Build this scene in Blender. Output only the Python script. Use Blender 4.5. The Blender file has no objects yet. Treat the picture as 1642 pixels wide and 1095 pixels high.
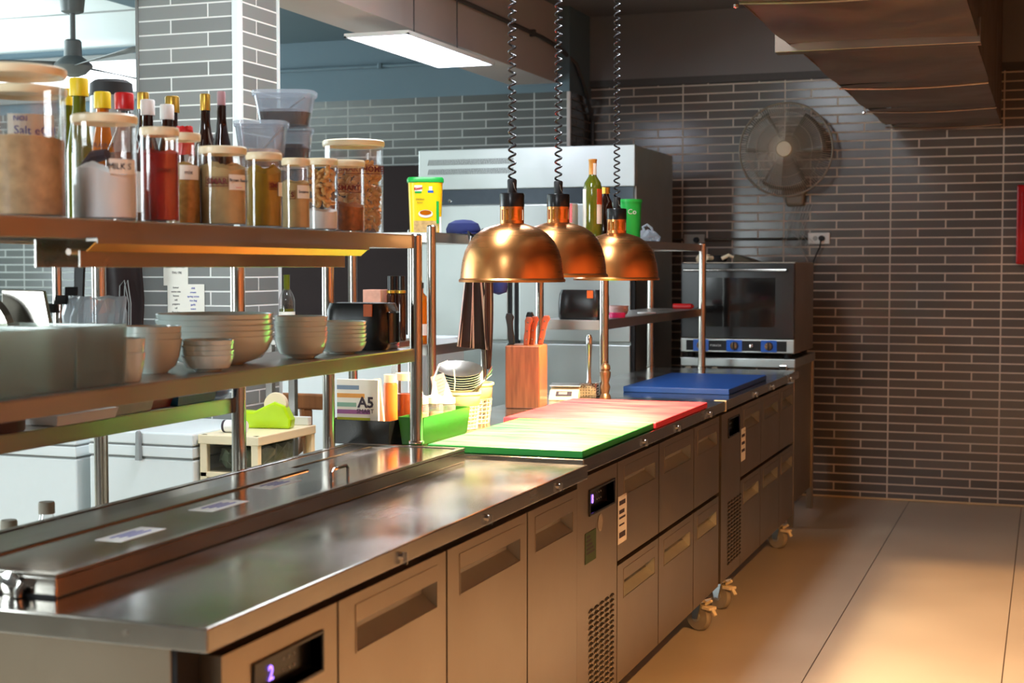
import bpy, bmesh, math, random
from math import radians, sin, cos, pi
from mathutils import Vector, Matrix
random.seed(7)
S = bpy.context.scene
COL = S.collection

# ------------------------------------------------------------------ camera
cam_d = bpy.data.cameras.new('camera'); cam = bpy.data.objects.new('camera', cam_d); COL.objects.link(cam)
cam.location = (0.843, -8.571, 1.326)
cam.rotation_euler = (radians(90 - 2.9), 0, radians(19.979))
cam_d.sensor_width = 36.0; cam_d.lens = 36.0 * 2363.3 / 1642
cam_d.clip_start = 0.05; cam_d.clip_end = 60
cam_d.dof.use_dof = True; cam_d.dof.focus_distance = 4.45; cam_d.dof.aperture_fstop = 5.0
S.camera = cam
# ------------------------------------------------------------------ world and exposure
w = bpy.data.worlds.new('world'); S.world = w; w.use_nodes = True
w.node_tree.nodes['Background'].inputs[0].default_value = (0.55, 0.62, 0.7, 1)
w.node_tree.nodes['Background'].inputs[1].default_value = 0.05
S.view_settings.view_transform = 'Standard'; S.view_settings.look = 'None'
S.view_settings.gamma = 1; S.view_settings.use_curve_mapping = False
S.view_settings.exposure = 0.0
# ------------------------------------------------------------------ big lights
def area(name, loc, rot, sx, sy, e, col):
    l = bpy.data.lights.new(name, 'AREA'); l.shape = 'RECTANGLE'; l.size = sx; l.size_y = sy; l.energy = e; l.color = col
    o = bpy.data.objects.new(name, l); o.location = loc; o.rotation_euler = rot; COL.objects.link(o); return o
def spot(name, loc, target, e, col, size, blend, r=.03):
    l = bpy.data.lights.new(name, 'SPOT'); l.energy = e; l.color = col; l.spot_size = radians(size); l.spot_blend = blend; l.shadow_soft_size = r
    o = bpy.data.objects.new(name, l); o.location = loc
    o.rotation_euler = (Vector(target) - Vector(loc)).to_track_quat('-Z', 'Y').to_euler(); COL.objects.link(o); return o
COOL = (.86, .93, 1.0); WARM = (1.0, .50, .17)
area('light_ceiling_fixture', (-.9, -4.9, 2.74), (0, 0, 0), .3, 1.2, 48, COOL)
area('light_ceiling_fixture', (-.85, -3.3, 2.74), (0, 0, 0), .3, 1.0, 16, COOL)
area('light_ceiling_fixture', (-.5, -8.2, 2.74), (0, 0, 0), .3, 1.2, 48, COOL)
o = area('light_front_fill', (-3.0, -8.6, 1.6), (0, 0, 0), 1.2, 1.0, 88, (.86, .97, 1.0))  # cool fill added to brighten the bowls; no window stands here
o.rotation_euler = (Vector((-.8, -6.0, 1.15)) - o.location).to_track_quat('-Z', 'Y').to_euler()
area('light_daylight_window', (-6.7, -4.2, 1.6), (0, radians(-90), 0), 1.6, 4.0, 150, (.82, .94, 1.0))
area('light_daylight_bounce', (-5.6, -3.6, 2.1), (radians(180), 0, 0), 1.6, 4.4, 150, (.85, .97, 1.0))
spot('light_hood_lamp', (1.16, -2.78, 2.34), (1.16, -2.78, 0), 195, WARM, 120, .1, .03)
spot('light_hood_lamp', (1.35, -4.9, 2.34), (1.35, -4.9, 0), 120, (1.0, .46, .14), 168, .1, .04)
spot('light_hood_lamp', (1.35, -6.8, 2.34), (1.35, -6.8, 0), 410, (1.0, .46, .14), 140, .1, .04)

# ------------------------------------------------------------------ materials
def lin(r, g, b):
    f = lambda c: (c / 255 / 12.92) if c <= 10.3 else ((c / 255 + .055) / 1.055) ** 2.4
    return (f(r), f(g), f(b), 1)
def nm(name):
    m = bpy.data.materials.new(name); m.use_nodes = True
    nt = m.node_tree; return m, nt, nt.nodes['Principled BSDF']
def setp(p, **k):
    for a, v in k.items():
        p.inputs[a.replace('_', ' ')].default_value = v
def pmat(name, rgb, rough=.5, metal=0, noise=.08, scale=30, bump=0, coat=0, spec=.5, emit=None, es=0, stretch=None):
    m, nt, p = nm(name)
    c = lin(*rgb); setp(p, Base_Color=c, Roughness=rough, Metallic=metal)
    p.inputs['Specular IOR Level'].default_value = spec
    if coat: p.inputs['Coat Weight'].default_value = coat; p.inputs['Coat Roughness'].default_value = .08
    if noise or bump:
        tc = nt.nodes.new('ShaderNodeTexCoord'); mp = nt.nodes.new('ShaderNodeMapping'); n = nt.nodes.new('ShaderNodeTexNoise')
        if stretch: mp.inputs['Scale'].default_value = stretch
        n.inputs['Scale'].default_value = scale; n.inputs['Detail'].default_value = 4
        nt.links.new(tc.outputs['Object'], mp.inputs[0]); nt.links.new(mp.outputs[0], n.inputs['Vector'])
        if noise:
            mx = nt.nodes.new('ShaderNodeMix'); mx.data_type = 'RGBA'
            mx.inputs[6].default_value = tuple(x * (1 - noise * 2) for x in c[:3]) + (1,)
            mx.inputs[7].default_value = tuple(min(1, x * (1 + noise * 2)) for x in c[:3]) + (1,)
            nt.links.new(n.outputs[0], mx.inputs[0]); nt.links.new(mx.outputs[2], p.inputs['Base Color'])
        if bump:
            b = nt.nodes.new('ShaderNodeBump'); b.inputs['Strength'].default_value = bump; b.inputs['Distance'].default_value = .002
            nt.links.new(n.outputs[0], b.inputs['Height']); nt.links.new(b.outputs[0], p.inputs['Normal'])
    if emit: p.inputs['Emission Color'].default_value = lin(*emit); p.inputs['Emission Strength'].default_value = es
    return m
def steel(name, rgb=(176, 172, 165), rough=.28, stretch=(4, 160, 160), wav=.25, smudge=.12):
    m, nt, p = nm(name); L = nt.links; N = nt.nodes
    setp(p, Base_Color=lin(*rgb), Metallic=1.0)
    tc = N.new('ShaderNodeTexCoord')
    mp = N.new('ShaderNodeMapping'); mp.inputs['Scale'].default_value = stretch
    n = N.new('ShaderNodeTexNoise'); n.inputs['Scale'].default_value = 3; n.inputs['Detail'].default_value = 3
    n2 = N.new('ShaderNodeTexNoise'); n2.inputs['Scale'].default_value = 3.2; n2.inputs['Detail'].default_value = 3
    L.new(tc.outputs['Object'], mp.inputs[0]); L.new(mp.outputs[0], n.inputs['Vector']); L.new(tc.outputs['Object'], n2.inputs['Vector'])
    r1 = N.new('ShaderNodeMapRange'); r1.inputs[1].default_value = .3; r1.inputs[2].default_value = .7
    r1.inputs[3].default_value = rough - smudge * .6; r1.inputs[4].default_value = rough + smudge
    L.new(n2.outputs[0], r1.inputs[0])
    a = N.new('ShaderNodeMath'); a.operation = 'MULTIPLY_ADD'; a.inputs[1].default_value = .08
    L.new(n.outputs[0], a.inputs[0]); L.new(r1.outputs[0], a.inputs[2]); L.new(a.outputs[0], p.inputs['Roughness'])
    b1 = N.new('ShaderNodeBump'); b1.inputs['Strength'].default_value = .05; b1.inputs['Distance'].default_value = .001
    L.new(n.outputs[0], b1.inputs['Height'])
    b2 = N.new('ShaderNodeBump'); b2.inputs['Strength'].default_value = wav; b2.inputs['Distance'].default_value = .004
    L.new(n2.outputs[0], b2.inputs['Height']); L.new(b1.outputs[0], b2.inputs['Normal']); L.new(b2.outputs[0], p.inputs['Normal'])
    return m
def clear(name, rgb=(255, 255, 255), refl=.10, tint=.93, rough=.05, haze=0):
    m = bpy.data.materials.new(name); m.use_nodes = True; nt = m.node_tree; N = nt.nodes; L = nt.links
    for n in list(N): N.remove(n)
    o = N.new('ShaderNodeOutputMaterial'); t = N.new('ShaderNodeBsdfTransparent'); g = N.new('ShaderNodeBsdfGlossy'); d = N.new('ShaderNodeBsdfTranslucent'); d2 = N.new('ShaderNodeBsdfDiffuse')
    c = lin(*rgb); t.inputs[0].default_value = tuple(x * tint for x in c[:3]) + (1,)
    g.inputs['Roughness'].default_value = rough
    d.inputs[0].default_value = c; d2.inputs[0].default_value = c
    lw = N.new('ShaderNodeLayerWeight'); lw.inputs[0].default_value = .25
    mr = N.new('ShaderNodeMapRange'); mr.inputs[3].default_value = refl * .35; mr.inputs[4].default_value = min(.8, refl * 4)
    L.new(lw.outputs['Facing'], mr.inputs[0])
    m1 = N.new('ShaderNodeMixShader'); L.new(mr.outputs[0], m1.inputs[0]); L.new(t.outputs[0], m1.inputs[1]); L.new(g.outputs[0], m1.inputs[2])
    out = m1
    if haze:
        m0 = N.new('ShaderNodeMixShader'); m0.inputs[0].default_value = .5; L.new(d.outputs[0], m0.inputs[1]); L.new(d2.outputs[0], m0.inputs[2])
        m2 = N.new('ShaderNodeMixShader'); m2.inputs[0].default_value = haze; L.new(m1.outputs[0], m2.inputs[1]); L.new(m0.outputs[0], m2.inputs[2]); out = m2
    L.new(out.outputs[0], o.inputs[0]); return m
def tile(name, axis, px, pz, rgb, grout, rough=.18, gw=.0034):
    """long thin wall bricks 300 x 50 mm printed on 600 x 300 sheets; axis = the horizontal object axis"""
    m, nt, p = nm(name); N = nt.nodes; L = nt.links
    tc = N.new('ShaderNodeTexCoord'); sp = N.new('ShaderNodeSeparateXYZ'); L.new(tc.outputs['Object'], sp.inputs[0])
    def M(op, a, b=None, c=None):
        n = N.new('ShaderNodeMath'); n.operation = op
        for i, v in enumerate((a, b, c)):
            if v is None: continue
            if isinstance(v, (int, float)): n.inputs[i].default_value = v
            else: L.new(v, n.inputs[i])
        return n.outputs[0]
    x = M('SUBTRACT', sp.outputs[axis], px); z = M('SUBTRACT', sp.outputs[2], pz)
    row = M('FLOOR', M('DIVIDE', z, .05)); even = M('SUBTRACT', 1, M('MODULO', M('ABSOLUTE', row), 2))
    xo = M('MULTIPLY_ADD', even, .15, x)
    d1 = M('PINGPONG', xo, .15); d2 = M('PINGPONG', z, .025); d3 = M('PINGPONG', x, .3)
    d = M('MINIMUM', M('MINIMUM', d1, d2), d3)
    mask = N.new('ShaderNodeMapRange'); mask.interpolation_type = 'SMOOTHSTEP'
    mask.inputs[1].default_value = gw * .6; mask.inputs[2].default_value = gw * 1.25; L.new(d, mask.inputs[0])
    cb = N.new('ShaderNodeCombineXYZ'); L.new(M('FLOOR', M('DIVIDE', xo, .3)), cb.inputs[0]); L.new(row, cb.inputs[1])
    wn = N.new('ShaderNodeTexWhiteNoise'); L.new(cb.outputs[0], wn.inputs['Vector'])
    c = lin(*rgb); mc = N.new('ShaderNodeMix'); mc.data_type = 'RGBA'
    mc.inputs[6].default_value = tuple(v * .86 for v in c[:3]) + (1,); mc.inputs[7].default_value = tuple(v * 1.14 for v in c[:3]) + (1,)
    L.new(wn.outputs[0], mc.inputs[0])
    mm = N.new('ShaderNodeMix'); mm.data_type = 'RGBA'; mm.inputs[6].default_value = lin(*grout)
    L.new(mask.outputs[0], mm.inputs[0]); L.new(mc.outputs[2], mm.inputs[7]); L.new(mm.outputs[2], p.inputs['Base Color'])
    rr = N.new('ShaderNodeMapRange'); rr.inputs[3].default_value = .8; rr.inputs[4].default_value = rough
    L.new(mask.outputs[0], rr.inputs[0]); L.new(rr.outputs[0], p.inputs['Roughness'])
    n = N.new('ShaderNodeTexNoise'); n.inputs['Scale'].default_value = 7; L.new(tc.outputs['Object'], n.inputs['Vector'])
    h = M('MULTIPLY_ADD', n.outputs[0], .25, M('MULTIPLY_ADD', wn.outputs[0], .0, mask.outputs[0]))
    b = N.new('ShaderNodeBump'); b.inputs['Strength'].default_value = .5; b.inputs['Distance'].default_value = .003
    L.new(h, b.inputs['Height']); L.new(b.outputs[0], p.inputs['Normal'])
    return m

M = {}
M['tile_back'] = tile('wall_tile', 0, 0, .29, (96, 90, 85), (204, 190, 176), gw=.0042)
M['tile_left'] = tile('wall_tile_left', 0, -3.18, .29, (84, 86, 84), (160, 162, 158), gw=.0042)
M['tile_side'] = tile('wall_tile_side', 1, 0, .29, (70, 64, 60), (110, 102, 96))
M['tile_colf'] = tile('column_tile_front', 0, -2.197 + .435, .29, (136, 138, 136), (225, 226, 222), gw=.003)
M['tile_cols'] = tile('column_tile_side', 1, -3.66, .29, (136, 138, 136), (235, 234, 230), gw=.003)
M['tile_right'] = tile('wall_tile_right', 1, 0, .29, (178, 116, 70), (180, 160, 140), rough=.4)
M['floor'] = None
def floor_mat():
    m, nt, p = nm('floor_tile'); N = nt.nodes; L = nt.links
    tc = N.new('ShaderNodeTexCoord'); sp = N.new('ShaderNodeSeparateXYZ'); L.new(tc.outputs['Object'], sp.inputs[0])
    def Mt(op, a, b):
        n = N.new('ShaderNodeMath'); n.operation = op
        for i, v in enumerate((a, b)):
            if isinstance(v, (int, float)): n.inputs[i].default_value = v
            else: L.new(v, n.inputs[i])
        return n.outputs[0]
    d = Mt('MINIMUM', Mt('PINGPONG', Mt('SUBTRACT', sp.outputs[0], .125), .3), Mt('PINGPONG', Mt('SUBTRACT', sp.outputs[1], -.02), 30))
    k = N.new('ShaderNodeMapRange'); k.inputs[1].default_value = .0012; k.inputs[2].default_value = .0028; L.new(d, k.inputs[0])
    n = N.new('ShaderNodeTexNoise'); n.inputs['Scale'].default_value = 2.0; n.inputs['Detail'].default_value = 6; L.new(tc.outputs['Object'], n.inputs['Vector'])
    a = N.new('ShaderNodeMix'); a.data_type = 'RGBA'; a.inputs[6].default_value = lin(168, 156, 138); a.inputs[7].default_value = lin(196, 186, 168); L.new(n.outputs[0], a.inputs[0])
    b = N.new('ShaderNodeMix'); b.data_type = 'RGBA'; b.inputs[6].default_value = lin(70, 55, 42); L.new(k.outputs[0], b.inputs[0]); L.new(a.outputs[2], b.inputs[7]); L.new(b.outputs[2], p.inputs['Base Color'])
    r = N.new('ShaderNodeMapRange'); r.inputs[3].default_value = .28; r.inputs[4].default_value = .45; L.new(n.outputs[0], r.inputs[0]); L.new(r.outputs[0], p.inputs['Roughness'])
    return m
M['floor'] = floor_mat()
M['plaster'] = pmat('grey_plaster', (120, 116, 116), .8, scale=4, noise=.03)
M['plaster_beam'] = pmat('beam_plaster', (190, 178, 172), .8, scale=4, noise=.03)
M['plaster_blue'] = pmat('blue_grey_paint', (92, 112, 122), .8, scale=4, noise=.03)
M['white_ceiling'] = pmat('white_ceiling', (222, 232, 232), .8, scale=3, noise=.02)
M['dark_trim'] = pmat('dark_trim', (70, 66, 64), .6)
M['caulk'] = pmat('caulk', (205, 180, 140), .6, scale=12)
M['steel'] = steel('brushed_steel')
M['steel_y'] = steel('brushed_steel_top', stretch=(160, 4, 160), rough=.15, wav=.5, smudge=.09)
M['steel_door'] = steel('brushed_steel_door', rgb=(166, 152, 134), stretch=(160, 160, 4), rough=.3, wav=.5, smudge=.05)
M['steel_pole'] = steel('polished_steel', rgb=(178, 172, 164), stretch=(60, 60, 2), rough=.16, wav=0, smudge=.04)
M['steel_lid'] = steel('lid_steel', rgb=(170, 164, 156), stretch=(160, 4, 160), rough=.10, wav=.15, smudge=.05)
M['steel_fridge'] = steel('fridge_steel', rgb=(186, 190, 186), stretch=(3, 160, 160), rough=.34, wav=.15)
M['steel_duct'] = steel('duct_steel', rgb=(146, 130, 118), stretch=(5, 30, 30), rough=.33, wav=.9)
M['satin'] = pmat('satin_steel', (160, 160, 150), .35, .35, noise=.04)
M['copper'] = steel('brushed_copper', rgb=(212, 146, 88), stretch=(2, 2, 200), rough=.24, wav=0, smudge=.03)
M['chrome'] = pmat('chrome', (200, 198, 194), .12, 1, noise=0)
M['black_gloss'] = pmat('black_plastic', (20, 20, 21), .25, noise=.05)
M['black'] = pmat('matt_black', (18, 17, 17), .6, noise=.05)
M['gasket'] = pmat('black_gasket', (8, 7, 7), .9, noise=0)
M['dark_inside'] = pmat('dark_gap', (22, 18, 16), .8, noise=0)
M['glass_dark'] = pmat('dark_oven_glass', (24, 22, 21), .06, noise=0, coat=.5)
M['maroon'] = pmat('dark_maroon_panel', (34, 22, 21), .6, spec=.15, noise=.1, scale=3)
M['white_enamel'] = pmat('white_enamel', (226, 232, 232), .3, noise=.01)
M['grey_line'] = pmat('grey_gasket', (120, 122, 120), .6, noise=0)
M['ceramic'] = pmat('white_ceramic', (206, 220, 214), .14, noise=.01, coat=.3)
M['cream_lid'] = pmat('cream_plastic_lid', (232, 216, 180), .35, noise=.02)
M['clear'] = clear('clear_plastic', refl=.08, tint=.985)
M['glass'] = clear('clear_glass', refl=.16, tint=.95)
M['frost'] = clear('frosted_plastic', (210, 216, 210), refl=.14, haze=.17, rough=.15)
M['tubplastic'] = clear('cloudy_plastic', (232, 236, 240), refl=.08, haze=.16, rough=.12)
M['bagplastic'] = clear('crumpled_bag', (225, 230, 235), refl=.2, haze=.35, rough=.2)
M['guard_wire'] = pmat('pale_guard_wire', (168, 156, 138), .5, noise=0)
M['mesh_guard'] = clear('fan_guard_mesh', (120, 112, 100), refl=.02, haze=.42, rough=.5)
M['amber_glass'] = pmat('dark_amber_glass', (40, 14, 6), .06, noise=0, coat=.4)
M['green_glass'] = pmat('olive_green_glass', (86, 92, 18), .06, noise=.1, coat=.4, scale=12)
M['honey'] = pmat('amber_liquid', (186, 96, 10), .1, noise=.15, coat=.4)
M['rubber'] = pmat('grey_rubber', (150, 142, 126), .7)
M['wood_block'] = pmat('reddish_wood', (140, 84, 50), .35, noise=.42, scale=2, stretch=(40, 40, 3), coat=.2)
M['wood'] = pmat('brown_wood', (150, 96, 52), .5, noise=.3, scale=4, stretch=(8, 8, 1))
M['wood_handle'] = pmat('brown_handle_wood', (150, 70, 40), .4, noise=.2, scale=8)
M['tan_metal'] = pmat('bronze_metal', (128, 98, 70), .35, .8)
def board_mat(name, rgb, lamp_pale):  # pale scuff-like streaks on top faces put the lamps' bleaching into the colour
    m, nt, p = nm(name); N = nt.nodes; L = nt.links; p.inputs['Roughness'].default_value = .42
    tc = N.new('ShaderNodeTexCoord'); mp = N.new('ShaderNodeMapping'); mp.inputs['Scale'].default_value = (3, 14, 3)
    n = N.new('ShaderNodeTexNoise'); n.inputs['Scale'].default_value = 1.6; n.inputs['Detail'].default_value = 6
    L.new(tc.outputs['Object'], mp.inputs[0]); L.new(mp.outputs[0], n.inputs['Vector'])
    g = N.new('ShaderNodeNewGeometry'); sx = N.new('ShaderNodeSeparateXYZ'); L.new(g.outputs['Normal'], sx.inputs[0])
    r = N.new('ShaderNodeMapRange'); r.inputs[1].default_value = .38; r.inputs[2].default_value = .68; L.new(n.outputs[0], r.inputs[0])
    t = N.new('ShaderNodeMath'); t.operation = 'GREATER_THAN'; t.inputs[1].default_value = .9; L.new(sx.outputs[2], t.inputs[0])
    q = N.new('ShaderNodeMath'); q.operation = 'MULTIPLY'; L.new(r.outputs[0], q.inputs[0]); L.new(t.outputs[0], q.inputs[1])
    mx = N.new('ShaderNodeMix'); mx.data_type = 'RGBA'; mx.inputs[6].default_value = lin(*rgb); mx.inputs[7].default_value = lin(*lamp_pale)
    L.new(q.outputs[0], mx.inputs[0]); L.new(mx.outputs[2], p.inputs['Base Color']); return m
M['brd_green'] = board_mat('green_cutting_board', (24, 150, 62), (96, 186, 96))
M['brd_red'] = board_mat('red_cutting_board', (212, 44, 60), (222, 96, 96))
M['brd_blue'] = pmat('blue_cutting_board', (30, 84, 164), .4, noise=.05, scale=20, bump=.15)
M['white'] = pmat('white_plastic', (230, 230, 226), .4, noise=.02)
M['paper'] = pmat('white_paper', (232, 228, 216), .8, noise=.03)
M['ink'] = pmat('dark_ink', (60, 50, 60), .8, noise=0)
M['ink_blue'] = pmat('blue_ink', (40, 50, 170), .8, noise=0)
M['logo_red'] = pmat('brown_red_print', (104, 30, 16), .6, noise=0)
M['red'] = pmat('red_plastic', (190, 24, 26), .3, noise=.03)
M['red_box'] = pmat('red_enamel', (176, 6, 18), .2, noise=.03, coat=.3)
M['pink'] = pmat('pink_plastic', (226, 40, 110), .35, noise=.03)
M['yellow'] = pmat('yellow_plastic', (230, 196, 20), .4, noise=.03)
M['yellow_tub'] = pmat('yellow_tub', (250, 212, 20), .35, noise=.02)
M['green_lid'] = pmat('green_plastic', (20, 170, 66), .35, noise=.02)
M['lime'] = pmat('lime_plastic', (176, 214, 10), .3, noise=.02)
M['gold'] = pmat('gold_foil', (206, 164, 70), .3, .8, noise=.05)
M['orange'] = pmat('orange_sticker', (216, 100, 20), .5, noise=.03)
M['blue'] = pmat('blue_plastic', (22, 96, 200), .3, noise=.02)
M['navy'] = pmat('navy_cloth', (40, 52, 110), .9, noise=.1)
M['cord'] = pmat('coiled_cord_plastic', (34, 32, 36), .3, noise=0)
M['led'] = pmat('led_diffuser', (255, 255, 255), .5, noise=0, emit=(226, 232, 255), es=9)
M['bulb'] = pmat('hot_bulb', (255, 230, 190), .4, noise=0, emit=(255, 190, 110), es=30)
M['display'] = pmat('violet_display', (190, 170, 255), .4, noise=0, emit=(150, 110, 255), es=3)
M['window'] = pmat('bright_window_pane', (255, 255, 255), .4, noise=0, emit=(236, 244, 255), es=3.2)
M['basket'] = pmat('cream_basket_plastic', (222, 206, 160), .4, noise=.03)
M['sauce_or'] = pmat('orange_sauce', (216, 112, 40), .35, noise=.06)
M['sauce_br'] = pmat('brown_sauce', (120, 56, 22), .25, noise=.1)
M['greenbin'] = pmat('green_bin_plastic', (36, 92, 22), .25, noise=.04)
M['grey_machine'] = pmat('grey_painted_metal', (156, 160, 160), .35, .25)
M['socket'] = pmat('outlet_plastic', (224, 222, 216), .35, noise=0)
M['socket_grey'] = pmat('outlet_grey', (160, 156, 146), .35, noise=0)
M['fan_grey'] = pmat('fan_grey_plastic', (128, 118, 102), .45, noise=.03)
M['fan_cap'] = pmat('fan_cap_cream', (196, 178, 146), .4, noise=.03)
M['ceilfan'] = pmat('ceiling_fan_enamel', (112, 118, 118), .35, noise=.02)
M['apron'] = None
def stripe(name, c1, c2, axis, period, width, rough=.85):
    m, nt, p = nm(name); N = nt.nodes; L = nt.links
    tc = N.new('ShaderNodeTexCoord'); sp = N.new('ShaderNodeSeparateXYZ'); L.new(tc.outputs['UV'], sp.inputs[0])
    pp = N.new('ShaderNodeMath'); pp.operation = 'PINGPONG'; pp.inputs[1].default_value = period / 2; L.new(sp.outputs[axis], pp.inputs[0])
    g = N.new('ShaderNodeMath'); g.operation = 'LESS_THAN'; g.inputs[1].default_value = width / 2; L.new(pp.outputs[0], g.inputs[0])
    mx = N.new('ShaderNodeMix'); mx.data_type = 'RGBA'; mx.inputs[6].default_value = lin(*c1); mx.inputs[7].default_value = lin(*c2)
    L.new(g.outputs[0], mx.inputs[0]); L.new(mx.outputs[2], p.inputs['Base Color']); p.inputs['Roughness'].default_value = rough
    return m
M['apron'] = stripe('striped_apron_cloth', (20, 19, 21), (206, 202, 198), 0, .19, .034)
def powder(name, rgb, sc=60, rough=.95, noise=.12): return pmat(name, rgb, rough, noise=noise, scale=sc, bump=.4)
M['p_tan'] = powder('tan_crumbs', (176, 150, 112), 45, noise=.3); M['p_white'] = powder('white_powder', (226, 228, 226), 30, noise=.02)
M['p_red'] = powder('red_powder', (150, 22, 14)); M['p_yel'] = powder('ochre_grains', (166, 134, 70), 70, noise=.3)
M['p_beige'] = powder('beige_powder', (182, 160, 112), 40); M['p_must'] = powder('mustard_powder', (146, 116, 16), 40)
M['p_brown'] = powder('brown_spice', (140, 76, 28), 90, noise=.4); M['cashew'] = pmat('cashew_nut', (206, 158, 96), .5, noise=.15, scale=40)
M['food_dark'] = powder('dark_brown_sauce', (70, 44, 34), 50, rough=.5); M['food_or'] = powder('orange_relish', (200, 120, 50), 60, noise=.4, rough=.5)
M['food_pur'] = powder('purple_shreds', (60, 54, 78), 60, noise=.4, rough=.5)

# ------------------------------------------------------------------ mesh helpers
class B:
    def __init__(s): s.bm = bmesh.new(); s.uv = None
    def box(s, x0, x1, y0, y1, z0, z1):
        v = [s.bm.verts.new((x, y, z)) for z in (z0, z1) for y in (y0, y1) for x in (x0, x1)]
        for f in ((0, 2, 3, 1), (4, 5, 7, 6), (0, 1, 5, 4), (2, 6, 7, 3), (0, 4, 6, 2), (1, 3, 7, 5)):
            s.bm.faces.new([v[i] for i in f])
        return s
    def hexa(s, p):
        v = [s.bm.verts.new(q) for q in p]
        for f in ((0, 3, 2, 1), (4, 5, 6, 7), (0, 1, 5, 4), (1, 2, 6, 5), (2, 3, 7, 6), (3, 0, 4, 7)):
            s.bm.faces.new([v[i] for i in f])
        return s
    def lathe(s, prof, c=(0, 0, 0), seg=32, axis='z', sq=None, ax=1, ay=1):
        rings = []
        for r, h in prof:
            if r < 1e-6:
                q = (c[0], c[1], c[2] + h) if axis == 'z' else ((c[0] + h, c[1], c[2]) if axis == 'x' else (c[0], c[1] + h, c[2]))
                rings.append([s.bm.verts.new(q)])
            else:
                R = []
                for i in range(seg):
                    t = 2 * pi * i / seg; a, b = cos(t), sin(t)
                    if sq:
                        k = (abs(a) ** sq + abs(b) ** sq) ** (-1 / sq); a *= k; b *= k
                    a *= r * ax; b *= r * ay
                    q = (c[0] + a, c[1] + b, c[2] + h) if axis == 'z' else ((c[0] + h, c[1] + a, c[2] + b) if axis == 'x' else (c[0] + a, c[1] + h, c[2] + b))
                    R.append(s.bm.verts.new(q))
                rings.append(R)
        for A, Bq in zip(rings, rings[1:]):
            if len(A) == 1 and len(Bq) == 1: continue
            for i in range(seg):
                j = (i + 1) % seg
                if len(A) == 1: s.bm.faces.new((A[0], Bq[i], Bq[j]))
                elif len(Bq) == 1: s.bm.faces.new((A[i], A[j], Bq[0]))
                else: s.bm.faces.new((A[i], A[j], Bq[j], Bq[i]))
        return s
    def cyl(s, c, r, h, seg=24, axis='z', r2=None):
        return s.lathe([(0, 0), (r, 0), (r if r2 is None else r2, h), (0, h)], c, seg, axis)
    def tube(s, pts, r, seg=8, caps=True):
        pts = [Vector(p) for p in pts]; rings = []
        rr = r if isinstance(r, (list, tuple)) else [r] * len(pts)
        up = Vector((0, 0, 1)); prev = None
        for i, p in enumerate(pts):
            d = (pts[min(i + 1, len(pts) - 1)] - pts[max(i - 1, 0)]).normalized()
            if prev is None:
                a = d.cross(up)
                if a.length < .1: a = d.cross(Vector((1, 0, 0)))
                a.normalize()
            else:
                a = prev - d * prev.dot(d)
                a.normalize()
            prev = a; b = d.cross(a)
            rings.append([s.bm.verts.new(p + a * cos(2 * pi * k / seg) * rr[i] + b * sin(2 * pi * k / seg) * rr[i]) for k in range(seg)])
        for A, Q in zip(rings, rings[1:]):
            for i in range(seg): s.bm.faces.new((A[i], A[(i + 1) % seg], Q[(i + 1) % seg], Q[i]))
        if caps: s.bm.faces.new(rings[0][::-1]); s.bm.faces.new(rings[-1])
        return s
    def prism(s, poly, axis, a, b):
        """poly in the plane perpendicular to axis"""
        def P(u, v, t): return {'x': (t, u, v), 'y': (u, t, v), 'z': (u, v, t)}[axis]
        A = [s.bm.verts.new(P(u, v, a)) for u, v in poly]; Q = [s.bm.verts.new(P(u, v, b)) for u, v in poly]
        n = len(poly)
        s.bm.faces.new(A); s.bm.faces.new(Q[::-1])
        for i in range(n): s.bm.faces.new((A[i], Q[i], Q[(i + 1) % n], A[(i + 1) % n]))
        return s
    def quad(s, *p): s.bm.faces.new([s.bm.verts.new(q) for q in p]); return s
    def grid(s, f, nu, nv):
        V = [[s.bm.verts.new(f(i / nu, j / nv)) for j in range(nv + 1)] for i in range(nu + 1)]
        uv = s.bm.loops.layers.uv.verify()
        for i in range(nu):
            for j in range(nv):
                fc = s.bm.faces.new((V[i][j], V[i + 1][j], V[i + 1][j + 1], V[i][j + 1]))
                for lp, (u, v) in zip(fc.loops, ((i, j), (i + 1, j), (i + 1, j + 1), (i, j + 1))): lp[uv].uv = (u / nu, v / nv)
        return s
    def xf(s, m): bmesh.ops.transform(s.bm, matrix=m, verts=s.bm.verts); return s
    def obj(s, name, mat, parent=None, smooth=False, bevel=0, loc=None, solid=0, sub=0):
        bmesh.ops.recalc_face_normals(s.bm, faces=s.bm.faces)
        me = bpy.data.meshes.new(name); s.bm.to_mesh(me); s.bm.free()
        me.materials.append(M[mat] if isinstance(mat, str) else mat)
        if smooth:
            me.shade_smooth(); me.set_sharp_from_angle(angle=radians(38))
        o = bpy.data.objects.new(name, me); COL.objects.link(o)
        if parent is not None: o.parent = parent
        if loc is not None: o.location = loc
        if solid: q = o.modifiers.new('solid', 'SOLIDIFY'); q.thickness = solid; q.offset = 0
        if bevel:
            q = o.modifiers.new('bevel', 'BEVEL'); q.width = bevel; q.segments = 2; q.limit_method = 'ANGLE'; q.angle_limit = radians(50)
        return o
def tag(o, label=None, cat=None, group=None, kind=None):
    if label: o['label'] = label
    if cat: o['category'] = cat
    if group: o['group'] = group
    if kind: o['kind'] = kind
    return o
def thing(name, label, cat, loc=(0, 0, 0), rz=0, group=None):
    o = bpy.data.objects.new(name, None); o.empty_display_size = .05; COL.objects.link(o)
    o.location = loc; o.rotation_euler = (0, 0, rz); return tag(o, label, cat, group)
def struct(o): o['kind'] = 'structure'; return o
def copy_tree(o, parent=None):
    c = o.copy(); COL.objects.link(c)
    if parent is not None: c.parent = parent
    for ch in [x for x in bpy.data.objects if x.parent == o]: copy_tree(ch, c)
    return c
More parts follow.
